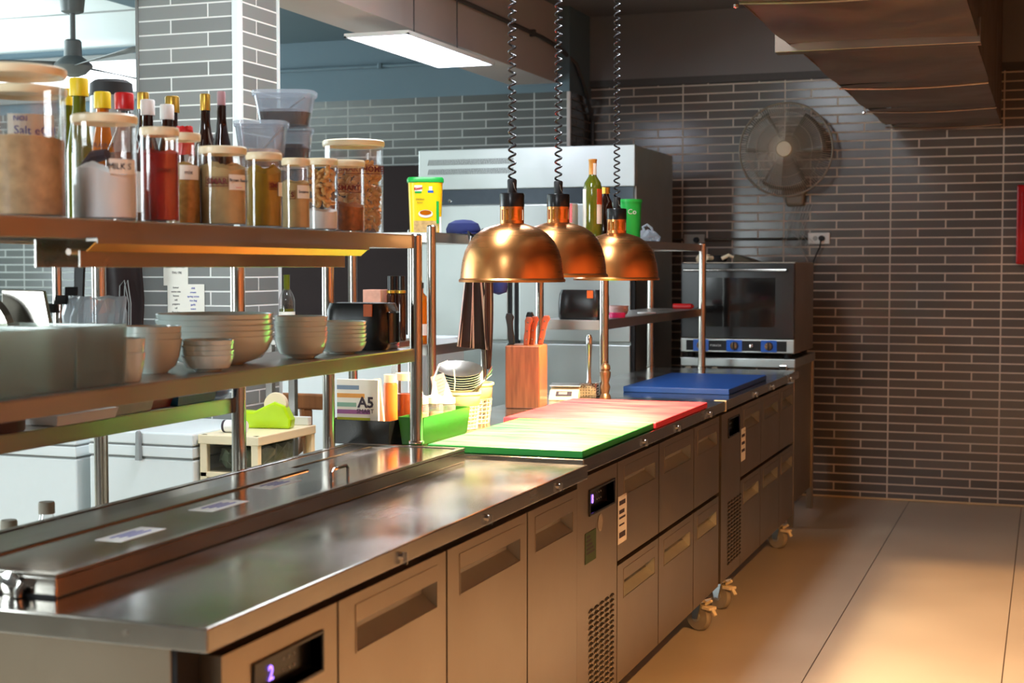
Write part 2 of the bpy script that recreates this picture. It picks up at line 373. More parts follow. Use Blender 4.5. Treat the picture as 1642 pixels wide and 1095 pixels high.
def text(s, size, mat, parent, M4, name='lettering', depth=.0004, bold=0):
    cu = bpy.data.curves.new('txt', 'FONT'); cu.body = s; cu.size = size; cu.align_x = 'CENTER'; cu.align_y = 'CENTER'; cu.extrude = depth; cu.offset = bold
    cu.resolution_u = 2
    o = bpy.data.objects.new('txt', cu); COL.objects.link(o)
    me = bpy.data.meshes.new_from_object(o.evaluated_get(bpy.context.evaluated_depsgraph_get()))
    bpy.data.objects.remove(o); me.transform(M4); me.materials.clear(); me.materials.append(M[mat])
    t = bpy.data.objects.new(name, me); COL.objects.link(t); t.parent = parent; return t
def face_m(loc, facing='-y', tilt=0):
    """matrix that stands text up at loc, readable from the side named by facing"""
    R = {'-y': Matrix.Rotation(radians(90), 4, 'X'), '+x': Matrix.Rotation(radians(90), 4, 'Z') @ Matrix.Rotation(radians(90), 4, 'X'), '+z': Matrix.Identity(4)}[facing]
    if tilt: R = R @ Matrix.Rotation(tilt, 4, 'Z')
    return Matrix.Translation(loc) @ R
def yaw_m(loc, a):
    return Matrix.Translation(loc) @ Matrix.Rotation(a, 4, 'Z') @ Matrix.Rotation(radians(90), 4, 'X')

# ================================================================== the room
struct(B().box(-7, 2.5, -11, .6, -.1, 0).obj('floor', 'floor'))
struct(B().box(-1.8, 2.5, 0, .15, 0, 2.43).obj('wall_back', 'tile_back'))
struct(B().box(-7, -1.765, -.43, .15, 0, 2.335).obj('wall_back_left', 'tile_left'))
struct(B().box(-1.7651, -1.7645, -.428, -.001, 0, 2.335).obj('trim_1', 'tile_side'))
struct(B().box(-7, -1.765, -.43, .15, 2.335, 2.85).obj('wall_upper_left', 'plaster_blue'))
struct(B().box(-1.8, 2.5, -.03, .15, 2.43, 2.85).obj('wall_upper', 'plaster'))
struct(B().box(-1.765, 2.5, -.032, 0, 2.40, 2.44).obj('trim_2', 'dark_trim'))
struct(B().box(-1.78, -1.757, -.437, -.42, 0, 2.335).obj('trim_3', 'plaster_beam', bevel=.004))
struct(B().box(-3.75, 2.5, -11, -.03, 2.82, 2.95).obj('ceiling', 'plaster'))
struct(B().box(-3.75, -2.13, -11, -.43, 2.70, 2.82).obj('ceiling_blue', 'plaster_blue'))
struct(B().box(-7, -3.75, -11, -.43, 2.74, 2.95).obj('ceiling_white', 'white_ceiling'))
struct(B().box(-2.13, -1.84, -11, -.43, 2.385, 2.82).obj('ceiling_beam', 'plaster_beam'))
for yy in (-7.0, -5.6, -4.2, -2.8, -1.6):
    struct(B().box(-7, -3.76, yy, yy + .012, 2.733, 2.741).obj('trim_batten', 'grey_line'))
struct(B().box(2.4, 2.5, -11, 0, 0, 2.85).obj('wall_right', 'tile_right'))
struct(B().box(-7, 2.5, -11.1, -11, 0, 2.85).obj('wall_front', 'plaster'))
struct(B().box(-7.1, -7, -11, .15, 0, 2.85).obj('wall_left', 'white_enamel'))
# caulk at the floor
bq = B(); bq.box(-.5, 2.4, -.014, 0, 0, .012); struct(bq.obj('baseboard_back', 'caulk', bevel=.004))
# high window at the far left
wn = thing('window_1', None, None, (-5.6, -.44, 2.45)); struct(wn)
B().box(-.85, .95, -.01, .0, .0, .2).obj('window_pane', 'window', wn)
b = B(); b.box(-.9, 1.0, -.03, .005, -.05, 0); b.box(-.9, 1.0, -.03, .005, .2, .24); b.box(-.9, -.85, -.03, .005, 0, .2); b.box(.95, 1.0, -.03, .005, 0, .2); b.obj('window_frame', 'grey_line', wn)
# dark doorway panel
dr = thing('door_1', None, None, (-3.05, -.44, 0)); struct(dr)
B().box(-.72, .72, -.03, .01, 0, 1.93).obj('door_leaf', 'maroon', dr, bevel=.004)
B().box(-.06, .06, -.05, -.03, .95, 1.0).obj('door_handle', 'chrome', dr, bevel=.004)
# tiled column with corner trim
cl = thing('tiled_column', None, None, (-1.99, -3.94, 0)); struct(cl)
M['tile_colf'] = M['tile_colf']
cf = B(); cf.box(-2.197, -1.80, -4.08, -4.07, 0, 2.82); o = cf.obj('column_front', 'tile_colf'); o.parent = cl; o.matrix_parent_inverse = Matrix.Translation((1.99, 3.94, 0))
cf = B(); cf.box(-1.80, -1.79, -4.06, -3.805, 0, 2.82); o = cf.obj('column_side', 'tile_cols'); o.parent = cl; o.matrix_parent_inverse = Matrix.Translation((1.99, 3.94, 0))
B().box(-.205, .19, -.13, .135, 0, 2.82).obj('column_core', 'plaster', cl)
B().box(.172, .206, -.146, -.118, 0, 2.82).obj('corner_trim', 'white_enamel', cl, bevel=.008)
B().box(-.215, -.203, -.146, -.13, 0, 2.82).obj('corner_trim', 'grey_line', cl, bevel=.003)
B().box(.194, .206, .123, .14, 0, 2.82).obj('corner_trim', 'white_enamel', cl, bevel=.003)

# ceiling and wall pipes
b = B(); b.tube([(-4.1, -.455, 2.53), (-1.9, -.455, 2.53)], .011); b.tube([(-2.95, -.46, 2.515), (-2.95, -.46, 2.545)], .018)
tag(b.obj('wall_conduit', 'plaster_blue', smooth=True), 'blue painted conduit pipe running along the blue wall above the tiles', 'pipe')
b = B(); b.tube([(-1.825, -9, 2.60), (-1.825, -.75, 2.60), (-1.81, -.5, 2.58), (-1.75, -.35, 2.5), (-1.745, -.2, 2.38), (-1.745, -.03, 2.2), (-1.745, -.03, 1.9)], .012)
for yy in (-6, -4.2, -2.4, -.9): b.box(-1.842, -1.81, yy - .012, yy + .012, 2.582, 2.618)
tag(b.obj('beam_conduit', 'dark_trim', smooth=True), 'dark conduit clipped along the side of the ceiling beam', 'pipe')
b = B(); b.tube([(-1.5, -.02, 1.487), (-1.19, -.02, 1.487)], .008); b.tube([(-1.06, -.02, 1.487), (-.46, -.02, 1.487)], .008)
tag(b.obj('outlet_conduit', 'steel_pole', smooth=True), 'thin metal conduit linking the two outlets above the oven', 'pipe')

# hanging led panel
lp = thing('led_ceiling_panel', 'bright rectangular LED panel light hanging beside the ceiling beam', 'ceiling light', (-1.84, -2.36, 2.3))
B().box(-.14, .14, -.5, .5, 0, .004).obj('diffuser', 'led', lp)
b = B(); b.box(-.15, .15, -.51, .51, .005, .016); b.box(-.15, -.14, -.51, .51, -.001, .005); b.box(.14, .15, -.51, .51, -.001, .005); b.box(-.15, .15, -.51, -.5, -.001, .005); b.box(-.15, .15, .5, .51, -.001, .005)
b.obj('panel_frame', 'white', lp)
for yy in (-.25, .25):
    B().tube([(.06, yy, .016), (.06, yy, .52)], .003, 6).obj('hanger', 'dark_trim', lp)
l = area('light_led_panel', (-1.84, -2.36, 2.292), (0, 0, 0), .28, 1.0, 14, (.84, .88, 1.0))

# exhaust duct
du = thing('exhaust_duct', 'large dented steel exhaust duct with flanges below the ceiling', 'duct', (.3, -3, 2.09))
def duct_sec(ya, yb, x0, x1, z0, mat='steel_duct'):
    b = B()
    def f(u, v):
        y = ya + (yb - ya) * u; x = x0 + (x1 - x0) * v
        return (x - .3, y + 3, z0 - 2.09 - .014 * sin(pi * u) * sin(pi * v) + .006 * sin(7 * u + 3 * v))
    b.grid(f, 14, 10)
    b.box(x0 - .3, x0 - .298, ya + 3, yb + 3, z0 - 2.09, .72); b.box(x1 - .302, x1 - .3, ya + 3, yb + 3, z0 - 2.09, .72)
    return b.obj('duct_section', mat, du, smooth=True)
for ya, yb, x0, x1 in ((-6.5, -4.35, -.01, .61), (-4.35, -3.42, -.01, .61), (-3.3, -2.2, .0, .60), (-2.2, -1.2, .0, .595), (-1.2, -.34, .005, .59), (-.34, -.04, .03, .585)):
    duct_sec(ya, yb, x0, x1, 2.09)
b = B(); b.box(-.36, .32, -.43, -.36, -.025, .06); b.box(-.355, -.29, -.40, -.30, .0, .04)
b.obj('duct_flange', 'steel_duct', du, bevel=.003)
for yy in (-4.35, -2.2, -1.2, -.34):
    B().tube([(x, yy + 3, -.012 - .010 * sin(pi * (x + .3) / .6)) for x in [-.3 + .06 * k for k in range(11)]], .005, 6).obj('duct_seam', 'steel_duct', du, smooth=True)
for yy in (-4.3, -1.15):
    B().lathe([(0, -.008), (.008, -.004), (.008, .004), (0, .008)], (-.32, yy + 3, -.01), 8).obj('bolt', 'chrome', du)

# ================================================================== counters
def handle_door(b, y0, y1, z0, z1, hy0, hy1, hz0, hz1, x0=-.034, x1=0):
    b.box(x0, x1, y0, y1, z0, hz0); b.box(x0, x1, y0, y1, hz1, z1); b.box(x0, x1, y0, hy0, hz0, hz1); b.box(x0, x1, hy1, y1, hz0, hz1)
    return b
def handle_tray(hy0, hy1, hz0, hz1):
    b = B(); d = -.032; hy0 += .001; hy1 -= .001; hz0 += .001; hz1 -= .001; k = hz0 + .024
    b.quad((d, hy0, k), (d, hy1, k), (d, hy1, hz1), (d, hy0, hz1))
    b.quad((0, hy0, hz0), (0, hy1, hz0), (d, hy1, k), (d, hy0, k))
    b.quad((0, hy0, hz1), (0, hy1, hz1), (d, hy1, hz1), (d, hy0, hz1))
    b.quad((0, hy0, hz0), (d, hy0, k), (d, hy0, hz1), (0, hy0, hz1))
    b.quad((0, hy1, hz0), (d, hy1, k), (d, hy1, hz1), (0, hy1, hz1))
    return b
def caster(parent, x, y, brake=True, turn=62):
    R = Matrix.Translation((x, y, 0)) @ Matrix.Rotation(radians(turn), 4, 'Z')
    w_ = B(); w_.lathe([(0, -.016), (.03, -.016), (.048, -.014), (.052, -.007), (.052, .007), (.048, .014), (.03, .016), (0, .016)], (0, 0, .052), 28, axis='x')
    w = w_.xf(R).obj('caster', 'rubber', parent, smooth=True)
    b = B(); b.cyl((-.02, 0, .052), .018, .04, 16, 'x'); b.xf(R).obj('hub', 'grey_machine', w, smooth=True)
    b = B(); b.hexa([(-.024, -.012, .045), (-.019, -.012, .045), (-.019, .012, .045), (-.024, .012, .045), (-.024, -.03, .118), (-.019, -.03, .118), (-.019, .03, .118), (-.024, .03, .118)])
    b.hexa([(.019, -.012, .045), (.024, -.012, .045), (.024, .012, .045), (.019, .012, .045), (.019, -.03, .118), (.024, -.03, .118), (.024, .03, .118), (.019, .03, .118)]); b.box(-.028, .028, -.035, .04, .108, .122)
    b.xf(R).obj('fork', 'chrome', w, bevel=.002)
    if brake:
        b = B(); b.box(-.018, .022, .03, .068, .085, .096); b.tube([(0, .062, .09), (.0, .078, .066)], .008, 6); b.tube([(0, .03, .10), (0, .06, .118)], .006, 6)
        b.xf(R @ Matrix.Rotation(radians(180), 4, 'Z')).obj('brake_lever', 'cream_lid', w, bevel=.002)
    return w
def counter(name, label, group, XF, ytop0, ytop1, ztop, comp, cols, drawers, ctrl, vent, digits, locks, bodyz=.125, lipz=.037, back=-1.02, zd=.76):
    """XF = world X of the top's front edge; local origin at (XF-.03 , ytop0, 0)"""
    xd = XF - .022                                   # door plane
    t = thing(name, label, 'counter', (xd, ytop0, 0), 0, group)
    L = lambda y: y - ytop0
    bx = back - xd
    o = B().box(bx, XF - xd, 0, L(ytop1), ztop - lipz, ztop).obj('worktop', 'steel_y', t, bevel=.003)
    for y in locks:
        b = B(); b.cyl((XF - xd, L(y), ztop - .02), .007, .005, 14, 'x'); b.box(XF - xd + .004, XF - xd + .012, L(y) - .0018, L(y) + .0018, ztop - .036, ztop - .013)
        b.obj('lock', 'chrome', t, smooth=True)
    # cabinet
    b = B(); b.box(bx + .02, -.045, .01, L(ytop1) - .01, bodyz, ztop - lipz - .0005)
    b.obj('cabinet_body', 'steel_door', t, bevel=.002)
    B().box(-.0455, -.036, .012, L(ytop1) - .012, bodyz + .005, ztop - lipz - .002).obj('gasket', 'gasket', t)
    # compressor panel
    y0, y1 = L(comp[0]), L(comp[1])
    c0, c1, cz0, cz1 = L(ctrl[0]), L(ctrl[1]), ctrl[2], ctrl[3]
    o = handle_door(B(), y0, y1, bodyz, zd, c0, c1, cz0, cz1, -.036, 0).obj('compressor_panel', 'steel_door', t)
    b = B(); b.box(-.03, -.02, c0, c1, cz0, cz1); k = b.obj('control_panel', 'black_gloss', t)
    b = B(); e = .006
    b.box(-.03, .004, c0 - e, c1 + e, cz1, cz1 + e); b.box(-.03, .004, c0 - e, c1 + e, cz0 - e, cz0); b.box(-.03, .004, c0 - e, c0, cz0, cz1); b.box(-.03, .004, c1, c1 + e, cz0, cz1)
    b.obj('bezel', 'black_gloss', k, bevel=.001)
    text(digits, .034, 'display', k, face_m((-.018, c0 + (c1 - c0) * .38, (cz0 + cz1) / 2 - .004), '+x'), bold=.0006)
    b = B()
    for i in range(6): b.cyl((-.02, c0 + (c1 - c0) * (.58 + .08 * (i % 3)), cz0 + .02 + .018 * (i // 3)), .0025, .001, 8, 'x')
    b.obj('buttons', 'grey_machine', k)
    # louvred vent : small arched louvres
    b = B(); vy0, vy1, vz0, vz1 = L(vent[0]), L(vent[1]), vent[2], vent[3]; nc = 5; nr = int((vz1 - vz0) / .0145); dy = (vy1 - vy0) / nc
    for i in range(nc):
        for j in range(nr):
            yc = vy0 + dy * (i + .5); zc = vz0 + (j + .3) * (vz1 - vz0) / nr
            P = [(yc + .44 * dy * cos(a), zc + .0085 * sin(a)) for a in [pi * q / 6 for q in range(7)]]
            Q = [(yc + .34 * dy * cos(a), zc - .001 + .0055 * sin(a)) for a in [pi * q / 6 for q in range(7)]]
            for q in range(6):
                b.quad((.0012, P[q][0], P[q][1]), (.0012, P[q + 1][0], P[q + 1][1]), (.0012, Q[q + 1][0], Q[q + 1][1]), (.0012, Q[q][0], Q[q][1]))
            b.bm.faces.new([b.bm.verts.new((.005, p[0], p[1] - .001)) for p in Q])
            for q in range(6):
                b.quad((.0008, Q[q][0], Q[q][1] + .0005), (.0008, Q[q + 1][0], Q[q + 1][1] + .0005), (.005, Q[q + 1][0], Q[q + 1][1] - .001), (.005, Q[q][0], Q[q][1] - .001))
    g = b.obj('vent_louvres', 'steel_door', t)
    g.data.materials.append(M['gasket'])
    for pI, p in enumerate(g.data.polygons):
        if abs(p.center.x - .0012) < 1e-5: p.material_index = 1
    # doors / drawers
    for (a, c) in cols:
        a, c = L(a) + .0042, L(c) - .0042
        wd = c - a; hy0, hy1 = a + .14 * wd, c - .10 * wd
        rows = [(bodyz, zd)] if not drawers else [(bodyz, .468), (.482, zd)]
        for z0, z1 in rows:
            top = z1 - .052; hz1, hz0 = top, top - .052
            d = handle_door(B(), a, c, z0, z1, hy0, hy1, hz0, hz1).obj('drawer' if drawers else 'door', 'steel_door', t)
            h = handle_tray(hy0, hy1, hz0, hz1).obj('recessed_handle', 'satin', d)
            b = B(); e = .0025
            b.box(0, .0012, hy0 - e, hy1 + e, hz1, hz1 + e + .03); b.box(0, .0012, hy0 - e, hy1 + e, hz0 - e, hz0); b.box(0, .0012, hy0 - e, hy0, hz0, hz1); b.box(0, .0012, hy1, hy1 + e, hz0, hz1)
            b.obj('handle_rim', 'steel_door', h)
    return t, L, xd
G = 'undercounter fridges in one long line'
t1, L1, xd1 = counter('refrigerated_counter', 'nearest steel undercounter fridge with three tall doors and a raised prep top', G, -.271, -6.774, -4.929, .813, (-6.70, -6.325), [(-6.322, -5.834), (-5.834, -5.341), (-5.341, -4.95)], False, (-6.605, -6.385, .653, .712), (-6.6, -6.4, .17, .42), '2', [-6.104, -5.662, -5.178], zd=.752)
# raised prep lid on the first counter
x0, x1 = -.93 - xd1, -.59 - xd1
b = B(); b.box(x0, x1, .082, L1(-4.99), .813, .846)
rb = b.obj('raised_prep_box', 'steel_y', t1, bevel=.003)
b = B(); b.box(x0 + .0, x1, .082, .10, .8455, .851); b.box(x0, x1, L1(-4.99) - .018, L1(-4.99), .8455, .851); b.box(x1 - .016, x1, .1, L1(-4.99) - .018, .8455, .851); b.box(x0, x0 + .016, .1, L1(-4.99) - .018, .8455, .851)
b.obj('lid_rim', 'steel_y', rb, bevel=.001)
B().box(x0 + .15, x1 - .018, .11, L1(-5.02), .8465, .849).obj('prep_lid', 'steel_lid', rb)
B().box(x0 + .09, x0 + .15, .10, L1(-5.5), .846, .853).obj('lid_hinge_rail', 'steel_pole', rb, bevel=.003)
B().box(x0 + .02, x0 + .085, .11, L1(-5.02), .8465, .849).obj('rear_lid', 'steel_lid', rb)
b = B(); yh = L1(-5.62); b.tube([(x1 - .05, yh - .04, .849), (x1 - .05, yh - .04, .872), (x1 - .05, yh - .032, .878), (x1 - .05, yh + .032, .878), (x1 - .05, yh + .04, .872), (x1 - .05, yh + .04, .849)], .004)
b.obj('lid_handle', 'chrome', rb, smooth=True)
for yy, xx in ((-6.35, -.09), (-6.02, -.11), (-5.72, -.15)):
    s_ = B().box(x1 + xx - .035, x1 + xx + .02, L1(yy) - .07, L1(yy) + .07, .849, .8495).obj('lid_sticker', 'white', rb)
    b = B()
    for q in range(3): b.box(x1 + xx - .022 + .011 * q, x1 + xx - .017 + .011 * q, L1(yy) - .045 + .01 * q, L1(yy) + .03 + .008 * q, .8496, .8498)
    b.obj('sticker_print', 'ink_blue', s_)
b = B(); b.tube([(x1 - .055, .075, .835), (x1 - .06, .07, .826), (x1 - .06, .068, .815)], [.011, .008, .007], 10); b.lathe([(0, 0), (.02, 0), (.022, -.004), (.0, -.012)], (x1 - .08, .078, .83), 14, 'y')
b.obj('latch', 'chrome', rb, smooth=True)
B().box(x0, x1 + .0, .079, .083, .813, .818).obj('seam_strip', 'gasket', rb)
b = B(); b.cyl((XX := -.115, -.001, .795), .005, .004, 10, 'y'); b.obj('screw', 'chrome', t1)
t2, L2, xd2 = counter('refrigerated_counter', 'middle steel undercounter fridge with six drawers below the green and red boards', G, -.283, -4.9275, -3.131, .825, (-4.915, -4.535), [(-4.532, -4.052), (-4.052, -3.562), (-3.562, -3.14)], True, (-4.805, -4.57, .662, .722), (-4.813, -4.56, .145, .404), '8', [-4.318, -3.9, -3.422], zd=.768)
t3, L3, xd3 = counter('refrigerated_counter', 'farthest steel undercounter fridge with six drawers below the blue board', G, -.283, -3.128, -1.41, .825, (-3.10, -2.735), [(-2.73, -2.288), (-2.288, -1.82), (-1.82, -1.42)], True, (-2.975, -2.77, .672, .736), (-2.985, -2.71, .17, .42), '5', [-2.543, -2.149, -1.669], zd=.768)
B().box(-.001 - .02, .024, L2(-3.131) - .006, L2(-3.131) + .002, .785, .8265).obj('edge_strip', 'cream_lid', t2)
for t, L, ys in ((t1, L1, (-6.6, -5.0)), (t2, L2, (-4.8, -3.33)), (t3, L3, (-2.97, -1.66))):
    for y in ys: caster(t, -.03, L(y)); caster(t, -.66, L(y), False)
# stickers
s_ = B().box(.0005, .0012, L2(-4.527), L2(-4.435), .529, .667).obj('spec_label', 'paper', t2)
for i, (a, c) in enumerate(((.64, .66), (.615, .632), (.60, .61), (.58, .588), (.545, .57))):
    B().box(.0013, .0015, L2(-4.515), L2(-4.45 - .01 * (i % 2)), a, c - (c - a) * .35).obj('label_print', 'ink', s_)
s_ = B().box(.0005, .0012, L3(-2.725), L3(-2.635), .544, .676).obj('spec_label', 'paper', t3)
for a in (.64, .61, .58): B().box(.0013, .0015, L3(-2.715), L3(-2.65), a, a + .012).obj('label_print', 'ink', s_)
s_ = B().box(.0005, .0012, L2(-4.845), L2(-4.745), .532, .615).obj('energy_label', pmat('dull_green_sticker', (52, 74, 28), .6), t2)
for i in range(5): B().box(.0013, .0015, L2(-4.835), L2(-4.80 + .01 * i), .60 - .011 * i, .606 - .011 * i).obj('label_print', 'ink', s_)
B().cyl((.0003, L2(-4.704), .623), .024, .001, 24, 'x').obj('round_badge', 'rubber', t2)

# ================================================================== racks
def post(parent, x, y, z0, z1, r=.017, foot=True):
    b = B(); b.lathe([(0, z0), (r, z0), (r, z1 - .006), (r * .7, z1 - .001), (0, z1)], (x, y, 0), 20)
    p = b.obj('post', 'steel_pole', parent, smooth=True)
    if foot: B().lathe([(0, z0), (r + .004, z0), (r + .004, z0 + .006), (r, z0 + .008)], (x, y, 0), 20).obj('foot', 'steel_pole', p, smooth=True)
    return p
def shelf(parent, x0, x1, y0, y1, z, lip=.035, mat='steel'):
    b = B(); t = .0025
    b.box(x0, x1, y0, y1, z - t, z); b.box(x1 - t, x1, y0, y1, z - lip, z - t); b.box(x0, x0 + t, y0, y1, z - lip, z - t)
    b.box(x0 + t, x1 - t, y0, y0 + t, z - lip, z - t); b.box(x0 + t, x1 - t, y1 - t, y1, z - lip, z - t)
    b.box(x0 + t, x1 - t, y0 + t, y0 + 2 * t, z - lip, z - lip + t)
    return b.obj('shelf', mat, parent, bevel=.0008)
ra = thing('over_counter_rack', 'nearest two-tier steel rack carrying spice jars above and white bowls below', 'shelf rack', (-.9, -4.96, .85))
# local: x = X + .9 , y = Y + 4.96 , z = Z - .85
shelf(ra, -.127, .155, -2.75, 0, .258, .035); shelf(ra, -.127, .155, -2.75, 0, .561, .036)
post(ra, .152, .012, .0015, .565); post(ra, -.11, .012, -.0365, .56); post(ra, .13, -2.7, -.85, .56); post(ra, -.1, -2.7, -.85, .56)
# infrared heat strip below the upper shelf
hs = thing('heat_strip_lamp', 'long steel heat lamp housing fixed below the front edge of the spice shelf', 'heat lamp', (-.745, -5.87, 1.375))
b = B(); y0, y1 = -.52, .58
b.box(.0, .022, y0, y1, -.004, .002); b.box(.022, .0235, y0, y1, -.008, .002)
b.obj('top_flange', 'steel', hs)
b = B(); b.quad((.02, y0, -.006), (.02, y1, -.006), (.000, y1, -.022), (.000, y0, -.022)); b.obj('reflector', steel('gold_reflector', rgb=(236, 160, 66), stretch=(60, 3, 60), rough=.34, wav=.1), hs, solid=.001)
B().box(-.017, -.013, y0, y1 - .06, -.05, -.0195).obj('guard_panel', 'steel', hs, bevel=.0008)
B().box(-.11, -.107, y0, y1 - .06, -.05, 0).obj('rear_panel', 'steel', hs)
for yy in (-.35, .1, .5): B().cyl((-.06, yy, -.012), .012, .006, 12).obj('lamp_holder', 'white', hs, smooth=True)
B().tube([(-.06, y0 + .03, -.022), (-.06, y1 - .1, -.022)], .006, 10).obj('quartz_tube', pmat('quartz_tube', (240, 200, 150), .2, noise=0), hs, smooth=True)

rb_ = thing('back_rack', 'lower steel rack standing behind the nearest rack, with jars and trays', 'shelf rack', (-1.262, -5.36, 0))
shelf(rb_, -.20, .20, -1.5, 0, 1.0, .038); shelf(rb_, -.20, .20, -1.5, .0, 1.41, .03); shelf(rb_, -.20, .20, -1.5, 0, .6, .03)
post(rb_, .205, .012, 0, 1.41, .018); post(rb_, -.205, .012, 0, 1.41, .018); post(rb_, .18, -1.45, 0, 1.41, .018); post(rb_, -.18, -1.45, 0, 1.41, .018)

rc = thing('side_rack', 'steel rack left of the fridge doors, with the yellow tub on top', 'shelf rack', (-1.3, -3.64, 0))
shelf(rc, -.15, .15, -.26, .24, 1.055, .035); shelf(rc, -.15, .15, -.26, .24, 1.445, .035); shelf(rc, -.15, .15, -.26, .24, .5, .03)
for x in (-.15, .15):
    for y in (-.26, .24): post(rc, x, y, 0, 1.47, .016 if y < 0 else .011)

rd = thing('over_counter_rack', 'farther two-tier steel rack on the counter with bottles on top', 'shelf rack', (-.9, -3.116, .825))
shelf(rd, -.13, .13, 0, 1.715, .295, .038); shelf(rd, -.13, .13, .0, 1.715, .612, .034)
for x in (-.125, .137):
    for y in (0.0, 1.715): post(rd, x, y, 0, .62, .018 if x > 0 else .016)

# ================================================================== pendant heat lamps
def coil(n, r, z0, z1, seg=12):
    k = int(n * seg); return [(r * cos(2 * pi * i / seg), r * sin(2 * pi * i / seg), z0 + (z1 - z0) * i / k) for i in range(k + 1)]
def heat_lamp(x, y, z, label, R=.145):
    t = thing('pendant_heat_lamp', label, 'lamp', (x, y, z), 0, 'copper pendant heat lamps over the cutting boards')
    H = .158
    pr = [(1.0, 0), (1.03, -.004), (1.035, 0.001), (1.0, .006), (.985, .03), (.96, .055), (.91, .082), (.82, .108), (.69, .13), (.53, .145), (.36, .153), (.245, .158)]
    b = B(); b.lathe([(R * a, h) for a, h in pr], (0, 0, 0), 56)
    sh = b.obj('lamp_shade', 'copper', t, smooth=True, solid=.0016)
    b = B(); rn = .0335
    # slotted neck: strips between slots
    for i in range(12):
        a0 = 2 * pi * i / 12; a1 = a0 + 2 * pi / 12
        for (u, v, za, zb) in ((0, .6, H - .006, H + .05), (.6, 1, H - .006, H + .010), (.6, 1, H + .04, H + .05)):
            aa = [a0 + (a1 - a0) * (u + (v - u) * q / 3) for q in range(4)]
            for q in range(3):
                b.quad((rn * cos(aa[q]), rn * sin(aa[q]), za), (rn * cos(aa[q + 1]), rn * sin(aa[q + 1]), za), (rn * cos(aa[q + 1]), rn * sin(aa[q + 1]), zb), (rn * cos(aa[q]), rn * sin(aa[q]), zb))
    b.obj('slotted_neck', 'copper', t, smooth=True)
    b = B(); b.cyl((0, 0, H - .004), .024, .05, 20); b.obj('socket_sleeve', 'gold', t, smooth=True)
    B().lathe([(0, H + .048), (.0345, H + .048), (.0345, H + .083), (.033, H + .086), (0, H + .086)], (0, 0, 0), 32).obj('cap', 'black_gloss', t, smooth=True)
    B().lathe([(0, H + .086), (.0125, H + .086), (.0135, H + .122), (.011, H + .126), (0, H + .126)], (0, 0, 0), 20).obj('cable_grip', 'black', t, smooth=True)
    B().tube([(.018, -.01, H + .086), (.012, -.012, H + .1), (.008, -.01, H + .115)], .0015, 6).obj('strain_wire', 'chrome', t)
    top = 2.82 - z
    B().tube(coil(50, .0095, H + .12, top - .02), .0031, 6).obj('coiled_cord', 'cord', t, smooth=True)
    B().lathe([(0, top - .03), (.03, top - .03), (.035, top), (0, top)], (0, 0, 0), 20).obj('ceiling_rose', 'black_gloss', t, smooth=True)
    B().lathe([(0, .03), (.03, .036), (.048, .058), (.045, .085), (.025, .12), (.018, .15), (0, .15)], (0, 0, 0), 24).obj('bulb', 'bulb', t, smooth=True)
    l = spot('light_heat_lamp', (x, y, z + .022), (x, y, z - 1), 100, (1.0, .72, .42), 128, .6, .035)
    return t
heat_lamp(-.575, -4.67, 1.288, 'nearest and leftmost of the three copper dome heat lamps')
heat_lamp(-.547, -4.34, 1.300, 'middle copper dome heat lamp, partly hidden behind the nearest one')
heat_lamp(-.573, -3.61, 1.284, 'farthest and rightmost of the three copper dome heat lamps')

# ================================================================== cutting boards and counter things
def board(name, x0, x1, y0, y1, z0, z1, mat, label):
    return tag(B().box(x0, x1, y0, y1, z0, z1).obj(name, mat, bevel=.003), label, 'cutting board', 'cutting boards on the counters')
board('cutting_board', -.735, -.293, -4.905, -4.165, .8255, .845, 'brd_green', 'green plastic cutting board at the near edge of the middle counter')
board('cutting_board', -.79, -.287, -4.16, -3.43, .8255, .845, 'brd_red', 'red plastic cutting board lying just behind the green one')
board('cutting_board', -.752, -.322, -2.88, -2.07, .8255, .848, 'brd_blue', 'blue plastic cutting board on the farthest counter')

# knife block and knives
kb = thing('knife_block', 'reddish wooden knife block behind the red cutting board', 'knife block', (-.905, -3.62, .8255), radians(8))
B().box(-.062, .062, -.06, .09, 0, .222).obj('block_body', 'wood_block', kb, bevel=.004)
B().box(-.052, .052, -.05, .08, .222, .2235).obj('slot_top', 'wood_block', kb)
def knife(x, y, tilt, mat, label, h=.11, w=.011, riv=True):
    t = thing('kitchen_knife', label, 'knife', (-.905 + x, -3.62 + y, 1.049), radians(8), 'knives in the wooden knife block')
    b = B()
    pts = []
    for k in range(9):
        u = k / 8; pts.append((sin(tilt) * u * h, 0, u * h))
    prof = [.8, .86, .95, .9, .84, .9, 1.0, 1.15, .7]
    P = []
    for p, q in zip(pts, prof): P.append((p[0] - w * q, p[2]))
    for p, q in list(zip(pts, prof))[::-1]: P.append((p[0] + w * q * (1.3 if p[2] > h * .8 else 1), p[2]))
    b.prism(P, 'y', -.007, .007)
    hd = b.obj('handle', mat, t, bevel=.003, smooth=True)
    B().box(-w * .75, w * .75, -.004, .004, -.02, .004).obj('bolster', 'chrome', t)
    if riv:
        for u in (.2, .5, .8):
            B().cyl((sin(tilt) * u * h, -.0085, u * h), .0025, .002, 10, 'y').obj('rivet', 'chrome', hd)
knife(-.045, -.02, -.10, 'black', 'black textured handled knife at the left end of the knife block', .112, .0115, False)
knife(.004, .03, .0, 'black_gloss', 'black handled knife behind the front brown handles in the block', .116)
knife(.012, -.03, .10, 'wood_handle', 'front brown riveted knife handle near the middle of the block', .100)
knife(.024, .0, .10, 'wood_handle', 'second brown knife handle, just behind the front one', .102)
knife(.044, .03, .22, 'wood_handle', 'rightmost brown knife handle leaning outward from the block', .104)

